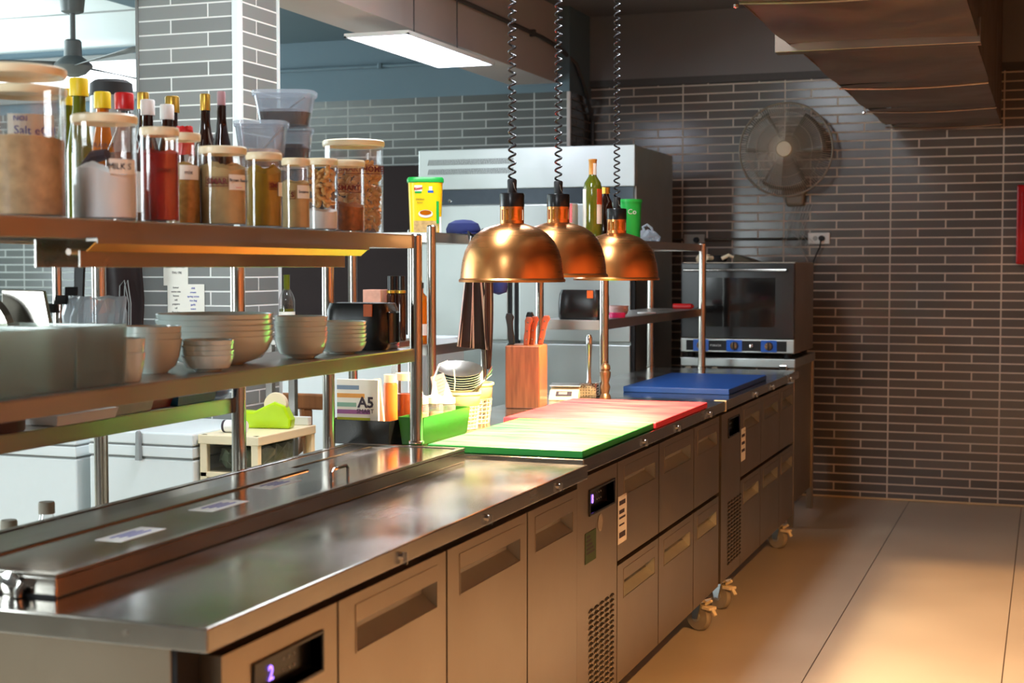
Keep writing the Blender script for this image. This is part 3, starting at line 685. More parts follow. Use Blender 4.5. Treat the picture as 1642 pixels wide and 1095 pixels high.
# scale, mallet, mill
sc = thing('kitchen_scale', 'cream digital kitchen scale behind the knife block', 'scale', (-.88, -3.24, .8255), radians(14))
b = B(); b.prism([(-.10, 0), (.02, 0), (.02, .035), (-.03, .035), (-.10, .008)], 'x', -.055, .055); b.box(-.055, .055, .02, .13, 0, .04); b.obj('scale_body', 'cream_lid', sc, bevel=.003)
B().box(-.06, .06, -.01, .125, .045, .05).obj('weighing_plate', 'steel', sc, bevel=.002)
b = B(); b.quad((-.03, -.085, .0165), (.03, -.085, .0165), (.03, -.045, .0303), (-.03, -.045, .0303)); k = b.obj('scale_display', 'ink', sc, solid=.0012)
b = B(); b.quad((-.02, -.076, .0215), (.012, -.076, .0215), (.012, -.056, .0285), (-.02, -.056, .0285)); b.obj('lcd_window', 'grey_machine', k, solid=.001)
ml = thing('meat_mallet', 'metal meat tenderising mallet standing on its head beside the rack post', 'meat mallet', (-.812, -3.15, .8255))
b = B(); b.box(-.034, .034, -.02, .02, 0, .055)
for i in range(6):
    for j in range(5):
        b.lathe([(.0035, 0), (0, -.004)], (-.028 + .0112 * i, -.02, .006 + .0105 * j), 4, 'y'); b.lathe([(.0035, 0), (0, .004)], (.034, -.015 + .0075 * i if i < 5 else .015, .006 + .0105 * j), 4, 'x')
b.obj('mallet_head', 'chrome', ml, bevel=.001)
B().lathe([(0, .05), (.012, .05), (.008, .075), (.009, .15), (.012, .2), (.0125, .228), (.008, .24), (0, .243)], (0, 0, 0), 20).obj('handle', 'chrome', ml, smooth=True)
pm = thing('pepper_mill', 'small turned bronze pepper mill in front of the rack post', 'pepper mill', (-.735, -3.19, .8255))
B().lathe([(0, 0), (.022, 0), (.02, .01), (.014, .02), (.019, .045), (.013, .06), (.02, .085), (.021, .1), (.015, .107)], (0, 0, 0), 24).obj('mill_body', 'tan_metal', pm, smooth=True)
B().lathe([(.015, .107), (.019, .112), (.018, .125), (.01, .134), (.006, .136), (.008, .142), (.0, .147)], (0, 0, 0), 24).obj('mill_head', 'tan_metal', pm, smooth=True)

# ---- containers at the left of the middle counter
def openbox(b, x0, x1, y0, y1, z0, z1, flare=.0, t=.003):
    f = flare
    for (a, c, d, e, u, v) in ((x0, x1, y0, y0, 0, -1), (x0, x1, y1, y1, 0, 1)):
        pass
    o = [(x0, y0, z0), (x1, y0, z0), (x1, y1, z0), (x0, y1, z0)]; T = [(x0 - f, y0 - f, z1), (x1 + f, y0 - f, z1), (x1 + f, y1 + f, z1), (x0 - f, y1 + f, z1)]
    i_ = [(x0 + t, y0 + t, z0 + t), (x1 - t, y0 + t, z0 + t), (x1 - t, y1 - t, z0 + t), (x0 + t, y1 - t, z0 + t)]; U = [(x0 - f + t, y0 - f + t, z1), (x1 + f - t, y0 - f + t, z1), (x1 + f - t, y1 + f - t, z1), (x0 - f + t, y1 + f - t, z1)]
    v = [[b.bm.verts.new(p) for p in q] for q in (o, T, U, i_)]
    for A, Q in zip(v, v[1:]):
        for k in range(4): b.bm.faces.new((A[k], A[(k + 1) % 4], Q[(k + 1) % 4], Q[k]))
    b.bm.faces.new(v[0][::-1]); b.bm.faces.new(v[3]); return b
tag(openbox(B(), -1.062, -.885, -4.83, -4.42, .8255, .895, .008).obj('storage_bin', 'black_gloss', bevel=.002), 'black plastic bin holding the folders and sauce bottles', 'bin')
tag(openbox(B(), -.862, -.80, -4.79, -4.45, .8255, .905, .008).obj('storage_bin', 'greenbin', bevel=.002), 'green plastic bin beside the rack post and the green board', 'bin')
fb = thing('paper_pad', 'white paper pack with coloured stripes leaning in the black bin', 'paper pack', (-1.0, -4.815, .83), radians(2))
B().box(-.052, .075, .0, .012, 0, .178).obj('cover', 'paper', fb, bevel=.001)
for z, c, wd in ((.155, (120, 140, 160), .08), (.132, (216, 150, 70), .1), (.106, (130, 170, 150), .07), (.086, (150, 90, 140), .12), (.064, (170, 170, 20), .12), (.045, (216, 150, 70), .09), (.024, (100, 150, 170), .1)):
    B().box(-.051, -.051 + wd * .85, -.0008, 0, z - .006, z + .006).obj('printed_stripe', pmat('print_stripe', c, .7), fb)
text('A5', .042, 'ink', fb, face_m((.038, -.001, .112), '-y'), bold=.0012); text('SMART', .017, 'ink', fb, face_m((.036, -.001, .088), '-y'))
tag(B().box(.0, .018, 0, .012, 0, .178).xf(Matrix.Translation((-.938, -4.775, .83)) @ Matrix.Rotation(radians(-6), 4, 'Y')).obj('paper_pad', pmat('orange_lit_paper', (236, 190, 160), .7), bevel=.001), 'narrow plain white pad standing right of the striped paper pack', 'paper pack')
def lathed_bottle(name, label, loc, parts, group=None, cat='bottle', sq=None, rz=0):
    t = thing(name, label, cat, loc, rz, group)
    for pn, prof, mt in parts: B().lathe(prof, (0, 0, 0), 28, sq=sq if pn != 'cap' else None).obj(pn, mt, t, smooth=True)
    return t
lathed_bottle('sauce_bottle', 'tall narrow bottle of orange sauce in the black bin', (-.945, -4.685, .829), [('bottle', [(0, 0), (.02, 0), (.0205, .005), (.0205, .155), (.017, .163)], 'sauce_or'), ('cap', [(.0, .162), (.019, .162), (.019, .185), (0, .186)], 'cream_lid')])
lathed_bottle('sauce_bottle', 'wider jar of brown sauce just left of the rack post', (-.925, -4.62, .829), [('bottle', [(0, .002), (.028, .002), (.0285, .008), (.0285, .125), (0, .126)], 'sauce_br'), ('glass', [(.0295, 0), (.03, .005), (.03, .15), (.028, .165)], 'clear'), ('cap', [(0, .165), (.030, .165), (.03, .186), (0, .187)], 'cream_lid')])
for i, (x, y, hh, lb) in enumerate(((-.846, -4.70, .13, 'squeeze bottle of pale dressing at the near end of the green bin'), (-.832, -4.625, .125, 'squeeze bottle of pale dressing, middle one in the green bin'), (-.828, -4.54, .115, 'squeeze bottle of pale dressing at the far end of the green bin'))):
    t = lathed_bottle('squeeze_bottle', lb, (x, y, .829), [('bottle', [(0, 0), (.024, 0), (.026, .004), (.026, hh * .72), (.022, hh * .82)], 'tubplastic'), ('cap', [(.022, hh * .80), (.025, hh * .81), (.025, hh * .95), (.010, hh), (.004, hh * 1.3), (0, hh * 1.32)], 'white')], 'squeeze bottles in the green bin')
    B().lathe([(0, .003), (.024, .003), (.0245, hh * .6), (0, hh * .6)], (0, 0, 0), 20).obj('dressing', pmat('pale_dressing', (232, 196, 130), .4, noise=.15), t, smooth=True)
b = B(); b.tube([(-.85, -4.60, .95), (-.845, -4.60, 1.0), (-.835, -4.58, 1.04), (-.81, -4.58, 1.05), (-.79, -4.58, 1.03), (-.79, -4.57, .99), (-.80, -4.55, .96)], .0022, 6)
tag(b.obj('white_cable', 'white', smooth=True), 'thin white cable looping above the green bin', 'cable')
def basket(x, y, r, h, label):
    t = thing('plastic_basket', label, 'basket', (x, y, .8255), 0, 'cream openwork baskets')
    b = B(); n = 22
    for i in range(n):
        a = 2 * pi * i / n
        b.tube([(r * .82 * cos(a), r * .82 * sin(a), 0), (r * .95 * cos(a), r * .95 * sin(a), h * .62)], .0022, 4)
    for k in range(7):
        rr = r * (.82 + .13 * k / 6); z = .002 + h * .6 * k / 6
        b.tube([(rr * cos(2 * pi * i / n), rr * sin(2 * pi * i / n), z) for i in range(n + 1)], .002, 4)
    b.cyl((0, 0, 0), r * .82, .002, n)
    b.obj('basket_lattice', 'basket', t)
    B().lathe([(r * .95, h * .6), (r, h), (r * 1.06, h), (r * 1.06, h - .006), (r * 1.02, h - .006)], (0, 0, 0), 30).obj('basket_rim', 'basket', t, smooth=True, solid=.0015)
    return t
basket(-.862, -4.345, .060, .115, 'nearer cream openwork basket behind the green bin'); t_ = basket(-.892, -4.185, .070, .13, 'farther cream openwork basket under the stacked plates')
B().box(-.022, .022, -.0725, -.071, .095, .112).obj('red_tag', 'red', t_)
# stacked small plates tilted in baskets
for i in range(7):
    b = B(); r = .074
    b.lathe([(0, 0), (r * .6, 0), (r * .95, .012), (r, .016), (r * .94, .0145), (r * .6, .003), (0, .003)], (0, 0, 0), 32)
    o = b.obj('small_plate', 'ceramic' if i < 6 else 'steel', smooth=True); o.location = (-.905, -4.25, .945 + .0075 * i); o.rotation_euler = (radians(14), radians(8), 0)
    tag(o, ['bottom', 'second from bottom', 'third from bottom', 'fourth from bottom', 'fifth from bottom', 'second from top', 'topmost'][i] + ' of the tilted stack of small plates over the baskets', 'plate', 'small plates stacked over the baskets')
b = B(); b.prism([(-.03, 0), (.03, 0), (.024, .085), (-.02, .09)], 'y', -.0015, .0015)
for k in range(7): b.box(-.02, .018, -.0025, -.0015, .012 + .01 * k, .0135 + .01 * k)
o = b.obj('pink_grater_strip', pmat('pale_pink_plastic', (214, 170, 160), .5)); o.location = (-.885, -4.42, .915); o.rotation_euler = (radians(-12), radians(-24), 0)
tag(o, 'pale pink ribbed plastic strip leaning over the nearer basket', 'grater')
for i, (dx, tl) in enumerate(((0, .9), (.012, .75), (.022, .62))):
    b = B(); d = Vector((sin(tl), -.2, cos(tl))).normalized()
    p0 = Vector((-.852 + dx, -4.31, .925)); b.tube([p0, p0 + d * .085], [.003, .0022], 6)
    for s in (-1, 0, 1): b.tube([p0 + d * .085, p0 + d * .09 + Vector((0, s * .003, s * .004)), p0 + d * .115 + Vector((0, s * .003, s * .004))], .0009, 4)
    tag(b.obj('table_fork', 'chrome', smooth=True), ['lowest', 'middle', 'uppermost'][i] + ' of three forks sticking out of the baskets', 'fork', 'forks in the baskets')

# ================================================================== bowls on the mid shelf
def bowl_mesh(r, h, foot=.5):
    b = B(); t = .003
    b.lathe([(0, .003), (foot * r * .9, .003), (foot * r, 0), (foot * r * 1.06, .003), (r * .80, h * .22), (r * .91, h * .5), (r * .97, h * .78), (r, h), (r - t * .6, h + .0008), (r - t, h), (r * .97 - t, h * .78), (r * .91 - t, h * .5 + .001), (r * .80 - t, h * .22 + .003), (foot * r, .007), (0, .006)], (0, 0, 0), 44)
    return b
NUM = ['bottom', 'second from bottom', 'third from bottom', 'fourth from bottom', 'fifth from bottom', 'sixth from bottom']
def stack(name, cat, n, x, y, z, r, h, step, desc, group, foot=.5):
    first = bowl_mesh(r, h, foot).obj(name, 'ceramic', smooth=True)
    for i in range(n):
        o = first if i == 0 else first.copy()
        if i: COL.objects.link(o)
        o.location = (x + random.uniform(-.001, .001), y + random.uniform(-.001, .001), z + i * step)
        tag(o, ('topmost' if i == n - 1 else NUM[i]) + ' ' + desc, cat, group)
ZM = 1.1085
stack('ceramic_cup', 'cup', 2, -.80, -6.192, ZM, .034, .055, .027, 'white cup of the two-cup stack beside the clear bins', 'stacked white cups', .72)
stack('ceramic_bowl', 'bowl', 3, -.885, -5.98, ZM, .0595, .070, .0130, 'of the white bowl stack just right of the cups', 'white bowls right of the cups')
stack('shallow_bowl', 'bowl', 4, -.803, -5.90, ZM, .0545, .034, .0105, 'of the short shallow bowl stack in front of the widest bowls', 'shallow bowls in front')
stack('serving_bowl', 'bowl', 5, -.915, -5.69, ZM, .131, .064, .0122, 'of the widest stack of white serving bowls', 'wide serving bowls')
stack('ceramic_bowl', 'bowl', 5, -.835, -5.432, ZM, .0640, .052, .012, 'of the deep white bowl stack nearest the shelf middle right', 'deep bowls right of the widest stack')
stack('shallow_bowl', 'bowl', 6, -.825, -5.235, ZM, .0620, .030, .0102, 'of the shallow bowl stack beside the black toaster', 'shallow bowls beside the toaster')
def toaster(loc, rz, label, sx, sy, h):
    t = thing('toaster', label, 'toaster', loc, rz)
    b = B(); b.lathe([(0, 0), (.5, .0), (.53, .01), (.53, h * .5), (.51, h * .85), (.47, h), (0, h)], (0, 0, 0), 48, sq=6, ax=sx, ay=sy)
    bd = b.obj('toaster_body', 'black_gloss', t, smooth=True)
    B().box(sx * .18, sx * .32, -sy * .542, -sy * .50, h * .72, h * .98).obj('orange_sticker', 'orange', t)
    B().box(sx * .50, sx * .548, -sy * .3, sy * .3, h * .12, h * .82).obj('side_window', 'glass_dark', t, bevel=.006)
    B().box(-sx * .4, sx * .4, -sy * .12, sy * .12, h, h + .001).obj('top_plate', 'grey_machine', t)
    return t
toaster((-.866, -5.03, ZM), radians(2), 'black toaster with an orange sticker at the end of the bowl shelf', .168, .12, .122)
toaster((-.872, -3.03, 1.1205), radians(0), 'black toaster with an orange sticker on the farther rack', .175, .11, .116)
# frosted bins at far left of the mid shelf
for (ya, yb, lb) in ((-6.40, -6.247, 'frosted clear plastic bin right beside the white cups'), (-6.62, -6.40, 'frosted clear plastic bin, second from the cups'), (-6.9, -6.64, 'frosted clear plastic bin cut by the left edge of view')):
    tag(openbox(B(), -1.0, -.765, ya + .004, yb - .004, ZM, ZM + .112, .004, .0025).obj('clear_bin', 'frost', bevel=.003), lb, 'bin', 'frosted bins on the bowl shelf')

# ================================================================== spice jars
ZT = 1.4115
def jar(x, y, r, top, label, fill=None, fmat=None, flabel=None, uneven=.006, bands=None):
    h = top - ZT
    t = thing('storage_jar', label, 'jar', (x, y, ZT), 0, 'clear lidded storage jars on the top shelf')
    B().lathe([(0, 0), (r * .96, 0), (r * .985, .003), (r * .985, h - .012), (r * .99, h - .010), (r * .965, h - .010), (r * .965, .004), (0, .004)], (0, 0, 0), 40).obj('jar_body', 'clear', t, smooth=True)
    B().lathe([(0, h - .008), (r * .9, h - .008), (r * .95, h - .016), (r * 1.0, h - .016), (r * 1.03, h - .012), (r * 1.03, h - .003), (r * .98, h), (0, h - .001)], (0, 0, 0), 40).obj('jar_lid', 'cream_lid', t, smooth=True)
    if fill:
        rr = r * .955; b = B(); fh = (h - .016) * fill
        rings = [(0, .005), (rr, .005), (rr, fh)]
        b.lathe(rings + [(rr * .6, fh + uneven), (rr * .3, fh + uneven * .4), (0, fh + uneven * .9)], (0, 0, 0), 36)
        for v in b.bm.verts:
            if v.co.z > fh * .9: v.co.z += random.uniform(-1, 1) * uneven * .15 + uneven * sin(2 * math.atan2(v.co.y, v.co.x) + x * 40) * .5
        o = b.obj('jar_contents', fmat, smooth=True); o.location = (x, y, ZT + .0003); tag(o, flabel, 'spice', None, 'stuff')
    return t, h
VA = radians(0)
def camface(x, y, r, z, off=0):
    """matrix placing flat print on a jar wall toward the aisle"""
    a = math.atan2(-8.571 - y, .843 - x) + off
    return Matrix.Translation((cos(a) * (r + .0006), sin(a) * (r + .0006), z)) @ Matrix.Rotation(a + pi / 2, 4, 'Z') @ Matrix.Rotation(pi / 2, 4, 'X')
def curved(x, y, r, z0, z1, a0, a1, mat, name, parent, ex=.0008):
    a = math.atan2(-8.571 - y, .843 - x); b = B(); n = 8
    for rr in (r + ex,):
        for i in range(n):
            p = a + a0 + (a1 - a0) * i / n; q = a + a0 + (a1 - a0) * (i + 1) / n
            b.quad((rr * cos(p), rr * sin(p), z0), (rr * cos(q), rr * sin(q), z0), (rr * cos(q), rr * sin(q), z1), (rr * cos(p), rr * sin(p), z1))
    return b.obj(name, mat, parent, solid=.0005)
def logo(t, x, y, r, z, s, a0, word='SMART'):
    k = text(word, s, 'logo_red', t, camface(x, y, r * .99 + .0004, z, a0), 'printed_logo', bold=.0006)
    m = camface(x, y, r * .99 + .0004, z, a0); wd = s * .62 * len(word) / 2 + s * .15; b = B()
    for (p0, p1, q0, q1) in ((-wd, wd, s * .5, s * .56), (-wd, wd, -s * .6, -s * .5), (-wd, -wd + s * .06, -s * .6, s * .56), (wd - s * .06, wd, -s * .6, s * .56)):
        b.box(p0, p1, q0, q1, 0, .0003)
    b.xf(m).obj('logo_frame', 'logo_red', k)
t, h = jar(-.865, -6.42, .084, 1.674, 'largest clear jar of tan crumbs at the left edge', .56, 'p_tan', 'tan breadcrumbs filling the large jar at the left edge', .004)
t, h = jar(-.812, -6.238, .059, 1.607, 'clear jar of white powder with scoop and paper label', .50, 'p_white', 'white powder half filling the jar with the scoop', .012)
curved(-.812, -6.238, .059, .085, .112, .12, 1.1, 'paper', 'paper_label', t); text('MILK S', .016, 'ink', t, camface(-.812, -6.238, .0595, .098, .45))
text('GRAINY', .013, 'ink', t, camface(-.812, -6.238, .0595, .135, -.1))
sc_ = B(); sc_.tube([(-.03, -.03, .10), (-.01, -.02, .118), (.02, -.02, .122)], [.004, .012, .010], 8); sc_.obj('scoop', 'ink', t, smooth=True)
t, h = jar(-.789, -6.092, .037, 1.596, 'narrow clear jar packed with red chili powder', .80, 'p_red', 'red chili powder filling the narrow jar', .006)
text('SMART', .012, 'logo_red', t, camface(-.789, -6.092, .0375, .10, .3), 'printed_logo')
t, h = jar(-.862, -5.895, .036, 1.604, 'clear jar of ochre grains set back beside the chili powder jar', .70, 'p_yel', 'ochre grains in the jar set back beside the chili powder', .006)
curved(-.862, -5.895, .036, .095, .125, -.2, 1.0, 'paper', 'paper_label', t); text('mix', .012, 'ink', t, camface(-.862, -5.895, .0368, .110, .3))
t, h = jar(-.801, -5.838, .049, 1.5785, 'clear jar of beige powder with red print and white label', .80, 'p_beige', 'beige powder filling the jar with the pink marked label', .010)
logo(t, -.801, -5.838, .049, .092, .017, -.25, 'SMAR'); curved(-.801, -5.838, .049, .075, .107, .25, 1.15, 'paper', 'paper_label', t); text('Brown Sauce', .0095, 'ink', t, camface(-.801, -5.838, .0502, .095, .7)); text('......', .012, 'pink', t, camface(-.801, -5.838, .0502, .083, .7))
t, h = jar(-.791, -5.683, .0395, 1.577, 'clear jar of mustard yellow powder', .82, 'p_must', 'mustard yellow powder in the jar right of the beige one', .012)
logo(t, -.791, -5.683, .0395, .092, .015, .55, 'SM'); curved(-.791, -5.683, .0395, .07, .10, .9, 1.4, 'paper', 'paper_label', t)
t, h = jar(-.784, -5.548, .032, 1.574, 'small clear jar of pale beige powder with a pinkish label', .72, 'p_beige', 'pale beige powder in the small jar beside the cashews', .006)
logo(t, -.784, -5.548, .032, .078, .016, -.25, 'S'); curved(-.784, -5.548, .032, .07, .10, .1, 1.2, 'paper', 'paper_label', t); text('Sesame', .009, 'ink', t, camface(-.784, -5.548, .0332, .085, .55))
t, h = jar(-.792, -5.405, .0385, 1.583, 'clear jar with cashews lying over white powder', .30, 'p_white', 'white powder under the cashews in the medium jar', .006)
J8 = (-.792, -5.405, .0385)
t, h = jar(-.805, -5.248, .046, 1.590, 'clear jar a third full of brown spice with red print', .40, 'p_brown', 'brown ground spice in the jar before the tall cashew jar', .008)
logo(t, -.805, -5.248, .046, .108, .018, .15)
t, h = jar(-.872, -5.068, .079, 1.655, 'tall wide clear jar full of cashews at the shelf end')
logo(t, -.872, -5.068, .079, .165, .020, .25, 'SMARTHOME')
J10 = (-.872, -5.068, .079)
t, h = jar(-.985, -6.25, .079, 1.664, 'wide clear jar of pale flour behind the white powder jar', .28, 'p_beige', 'pale flour in the wide jar at the back left', .006)
curved(-.985, -6.25, .079, .150, .196, -.35, .75, 'paper', 'paper_label', t)
text('Salt eOil', .022, 'ink_blue', t, camface(-.985, -6.25, .0815, .165, .25)); text('NO1', .013, 'ink_blue', t, camface(-.985, -6.25, .0815, .187, -.05)); logo(t, -.985, -6.25, .079, .165, .02, -1.0, 'SM')
# cashews
b = B(); P = []
for k in range(7):
    a = -1.25 + 2.5 * k / 6; P.append((.0105 * cos(a) - .006, .0105 * sin(a), 0))
b.tube(P, [.0025, .0048, .0056, .0058, .0054, .0048, .0022], 7)
nut0 = b.obj('cashew_nut', 'cashew', smooth=True); used = False
def nuts(J, z0, z1, n, label, group, rings):
    global used
    x, y, r = J
    for i in range(n):
        o = nut0 if not used else nut0.copy()
        if used: COL.objects.link(o)
        used = True
        if rings:
            lvl = i / n; a = i * 2.39996 ; rad = (r * .955 - .0125) * (1 if i % 4 else .55)
        o.location = (x + rad * cos(a), y + rad * sin(a), z0 + (z1 - z0) * lvl)
        o.rotation_euler = (random.uniform(0, 6.28), random.uniform(0, 6.28), random.uniform(0, 6.28))
        tag(o, label, 'cashew nut', group)
nuts(J10, ZT + .014, ZT + .185, 230, 'one of the pale brown cashew nuts filling the tall wide jar', 'cashews in the tall wide jar', True)
nuts(J8, ZT + .064, ZT + .148, 48, 'one of the cashew nuts over white powder in the medium jar', 'cashews in the medium jar', True)

# clear tubs behind
def tub(x, y, z, a, bb, h, label, food, flabel, fh, spoon=None, lid=True):
    t = thing('clear_tub', label, 'tub', (x, y, z), radians(20), 'clear food tubs behind the jars')
    B().lathe([(0, 0), (.80, 0), (1, h), (1.05, h), (1.05, h - .004), (.985, h - .002), (.785, .003), (0, .003)], (0, 0, 0), 40, sq=4, ax=a, ay=bb).obj('tub_body', 'tubplastic', t, smooth=True)
    if lid: B().lathe([(0, h + .001), (1.02, h + .001), (1.07, h + .001), (1.07, h + .008), (1.0, h + .009), (0, h + .006)], (0, 0, 0), 40, sq=4, ax=a, ay=bb).obj('tub_lid', 'tubplastic', t, smooth=True)
    b = B(); k = .8 + .18 * fh / h; b.lathe([(0, .0035), (.775, .0035), (k * .97, fh * .8), (k * .7, fh), (.2, fh * .85), (0, fh * .9)], (0, 0, 0), 30, sq=4, ax=a, ay=bb)
    o = b.obj('food', food, smooth=True); o.location = (x, y, z); o.rotation_euler.z = radians(20); tag(o, flabel, 'food', None, 'stuff')
    if spoon:
        s = thing('spoon', spoon, 'spoon', (x, y, z + fh * .6), radians(20))
        b = B(); b.tube([(-.01, -.01, 0), (.02, -.005, h * .35), (.05, 0, h - fh * .6 - .004)], [.005, .003, .004], 6); b.obj('handle', 'grey_machine', s, smooth=True)
    return t
for (x, y, a_, b_, h_, lb) in ((-.935, -5.437, .056, .048, .143, 'lower cloudy tub carrying the tub of orange relish'), (-.945, -5.262, .05, .042, .158, 'lower cloudy tub carrying the two smaller tubs')):
    t = thing('clear_tub', lb, 'tub', (x, y, ZT), radians(20), 'clear food tubs behind the jars')
    B().lathe([(0, 0), (.9, 0), (1, h_), (1.05, h_), (1.05, h_ - .004), (.985, h_ - .002), (.885, .003), (0, .003)], (0, 0, 0), 40, sq=4, ax=a_, ay=b_).obj('tub_body', 'tubplastic', t, smooth=True)
    B().lathe([(0, h_ + .001), (1.05, h_ + .001), (1.05, h_ + .007), (0, h_ + .007)], (0, 0, 0), 40, sq=4, ax=a_, ay=b_).obj('tub_lid', 'white', t, smooth=True)
tub(-.935, -5.437, ZT + .1505, .060, .050, .102, 'clear lidded tub of orange relish with a spoon inside', 'food_or', 'orange relish in the lidded tub behind the jars', .045, 'grey spoon inside the tub of orange relish', True)
tub(-.945, -5.262, ZT + .1655, .048, .042, .088, 'clear tub of purple shreds under the topmost tub', 'food_pur', 'purple shreds in the clear tub under the topmost one', .055, None, True)
tub(-.955, -5.285, ZT + .2635, .074, .058, .078, 'topmost clear tub of dark brown paste resting on the purple one', 'food_dark', 'dark brown paste in the topmost clear tub', .042, 'thin grey spoon inside the tub of dark paste', True)

# bottles at the back of the top shelf
def bot(x, y, h, r, neck, body, cap, label, capcol, group='sauce bottles behind the spice jars', liq=None, capr=None, lab=None):
    cr = capr or neck * 1.25
    t = thing('sauce_bottle', label, 'bottle', (x, y, ZT), 0, group)
    B().lathe([(0, 0), (r, 0), (r, .004), (r, h * .5), (r * .9, h * .58), (neck * 1.3, h * .72), (neck, h * .8), (neck, h * .9), (0, h * .9)], (0, 0, 0), 24).obj('bottle_body', body, t, smooth=True)
    B().lathe([(0, h * .88), (cr, h * .88), (cr, h * .99), (cr * .9, h), (0, h)], (0, 0, 0), 20).obj('cap', capcol, t, smooth=True)
    if liq: B().lathe([(0, .003), (r * .93, .003), (r * .93, h * .48), (r * .8, h * .56), (0, h * .56)], (0, 0, 0), 20).obj('sauce', liq, t, smooth=True)
    if lab: B().lathe([(r + .0005, h * .12), (r + .0005, h * .42)], (0, 0, 0), 24).obj('bottle_label', lab, t, smooth=True)
bot(-1.12, -5.728, .305, .043, .016, 'glass', 'red', 'clear bottle of brown sauce with a wide red cap', 'red', liq='food_dark', capr=.0215, lab='white')
bot(-1.12, -5.636, .30, .030, .012, 'amber_glass', 'white', 'amber bottle with white cap just right of the red capped bottle', 'white', capr=.0165)
bot(-1.11, -5.572, .295, .030, .013, 'amber_glass', 'white', 'amber bottle with white cap, the farther right of two', 'white', capr=.0165)
bot(-1.22, -5.505, .335, .028, .0115, 'amber_glass', 'gold', 'dark bottle with gold cap between the two white capped bottles', 'gold', capr=.014)
bot(-1.20, -5.41, .335, .030, .0125, 'amber_glass', 'gold', 'dark bottle with gold cap right of the white capped bottles', 'gold', capr=.0175)
bot(-1.105, -5.412, .337, .034, .0115, 'amber_glass', 'gold', 'tall black sauce bottle with gold cap standing alone', 'gold', capr=.0125)
bot(-1.032, -5.458, .335, .027, .011, 'amber_glass', 'pink', 'dark sauce bottle with a pinkish sleeve behind the tall black one', pmat('pinkish_sleeve', (190, 150, 156), .5), capr=.010)
bot(-1.205, -5.69, .315, .028, .014, 'honey', 'yellow', 'oil bottle with yellow cap just left of the red capped bottle', 'yellow', capr=.019)
bot(-1.20, -5.784, .335, .028, .014, 'green_glass', 'yellow', 'oil bottle with yellow cap behind the left jars', 'yellow', capr=.021)
bot(-1.268, -5.738, .32, .028, .014, 'green_glass', 'yellow', 'half hidden yellow capped bottle at the far left of the bottles', 'yellow', capr=.015)
rj = thing('red_capped_jar', 'small jar wrapped in crumpled red plastic among the bottles', 'jar', (-1.02, -5.64, ZT))
B().lathe([(0, 0), (.02, 0), (.02, .17), (.0, .17)], (0, 0, 0), 20).obj('jar_body', 'glass', rj, smooth=True)
b = B(); b.lathe([(.021, .17), (.022, .19), (.02, .225), (.017, .235), (0, .232)], (0, 0, 0), 20)
for v in b.bm.verts: v.co += Vector((random.uniform(-1, 1), random.uniform(-1, 1), random.uniform(-1, 1))) * .0018
b.obj('jar_lid', 'red', rj)
rp = thing('blender_pot', 'pale grey blender jug with a black lid behind the bottles', 'blender', (-1.37, -5.42, ZT))
B().lathe([(0, 0), (.06, 0), (.055, .2), (.052, .34), (0, .34)], (0, 0, 0), 28).obj('jug', 'grey_machine', rp, smooth=True)
B().lathe([(0, .34), (.054, .34), (.052, .372), (.04, .38), (0, .38)], (0, 0, 0), 28).obj('lid', 'black', rp, smooth=True)
B().tube([(.05, -.02, .31), (.075, -.02, .29), (.075, -.02, .15), (.055, -.02, .12)], .007, 8).obj('handle', 'black', rp, smooth=True)

# ================================================================== back rack contents
def tray(x, y, z, sx, sy, h, mat, label, cat='tray', name='food_tray'):
    return tag(openbox(B(), x - sx, x + sx, y - sy, y + sy, z, z + h, .006, .002).obj(name, mat, bevel=.002), label, cat)
ZB = 1.0005
oj = thing('storage_jar', 'low jar of dark beans with a yellow mark at the far left', 'jar', (-1.13, -6.19, ZB)); B().lathe([(0, 0), (.07, 0), (.072, .004), (.072, .05), (.07, .054), (0, .054)], (0, 0, 0), 30).obj('jar_body', 'food_dark', oj, smooth=True); B().lathe([(0, .054), (.074, .054), (.074, .062), (0, .062)], (0, 0, 0), 30).obj('jar_lid', 'white', oj, smooth=True); B().box(.02, .034, -.072, -.069, .008, .052).obj('yellow_mark', 'yellow', oj)
tray(-1.13, -5.97, ZB, .075, .10, .022, 'white', 'shallow white tray on the back rack, left of the dark one')
tray(-1.14, -5.79, ZB, .075, .07, .028, 'grey_machine', 'grey shallow tray on the back rack beside the red box')
tray(-1.15, -5.665, ZB, .07, .045, .022, pmat('dark_red_plastic', (110, 20, 18), .4), 'dark red plastic box on the back rack', 'box', 'plastic_box')
tray(-1.14, -5.53, ZB, .075, .08, .022, pmat('teal_plastic', (20, 92, 120), .4), 'teal blue plastic tray on the back rack', 'tray')
for i in range(3):
    o = bowl_mesh(.045, .02, .7).obj('clear_bowl', 'tubplastic', smooth=True); o.location = (-1.09, -5.42, ZB + .001 + i * .0075)
    tag(o, ['bottom', 'middle', 'top'][i] + ' of three small clear bowls at the right end of the back rack', 'bowl', 'small clear bowls on the back rack')
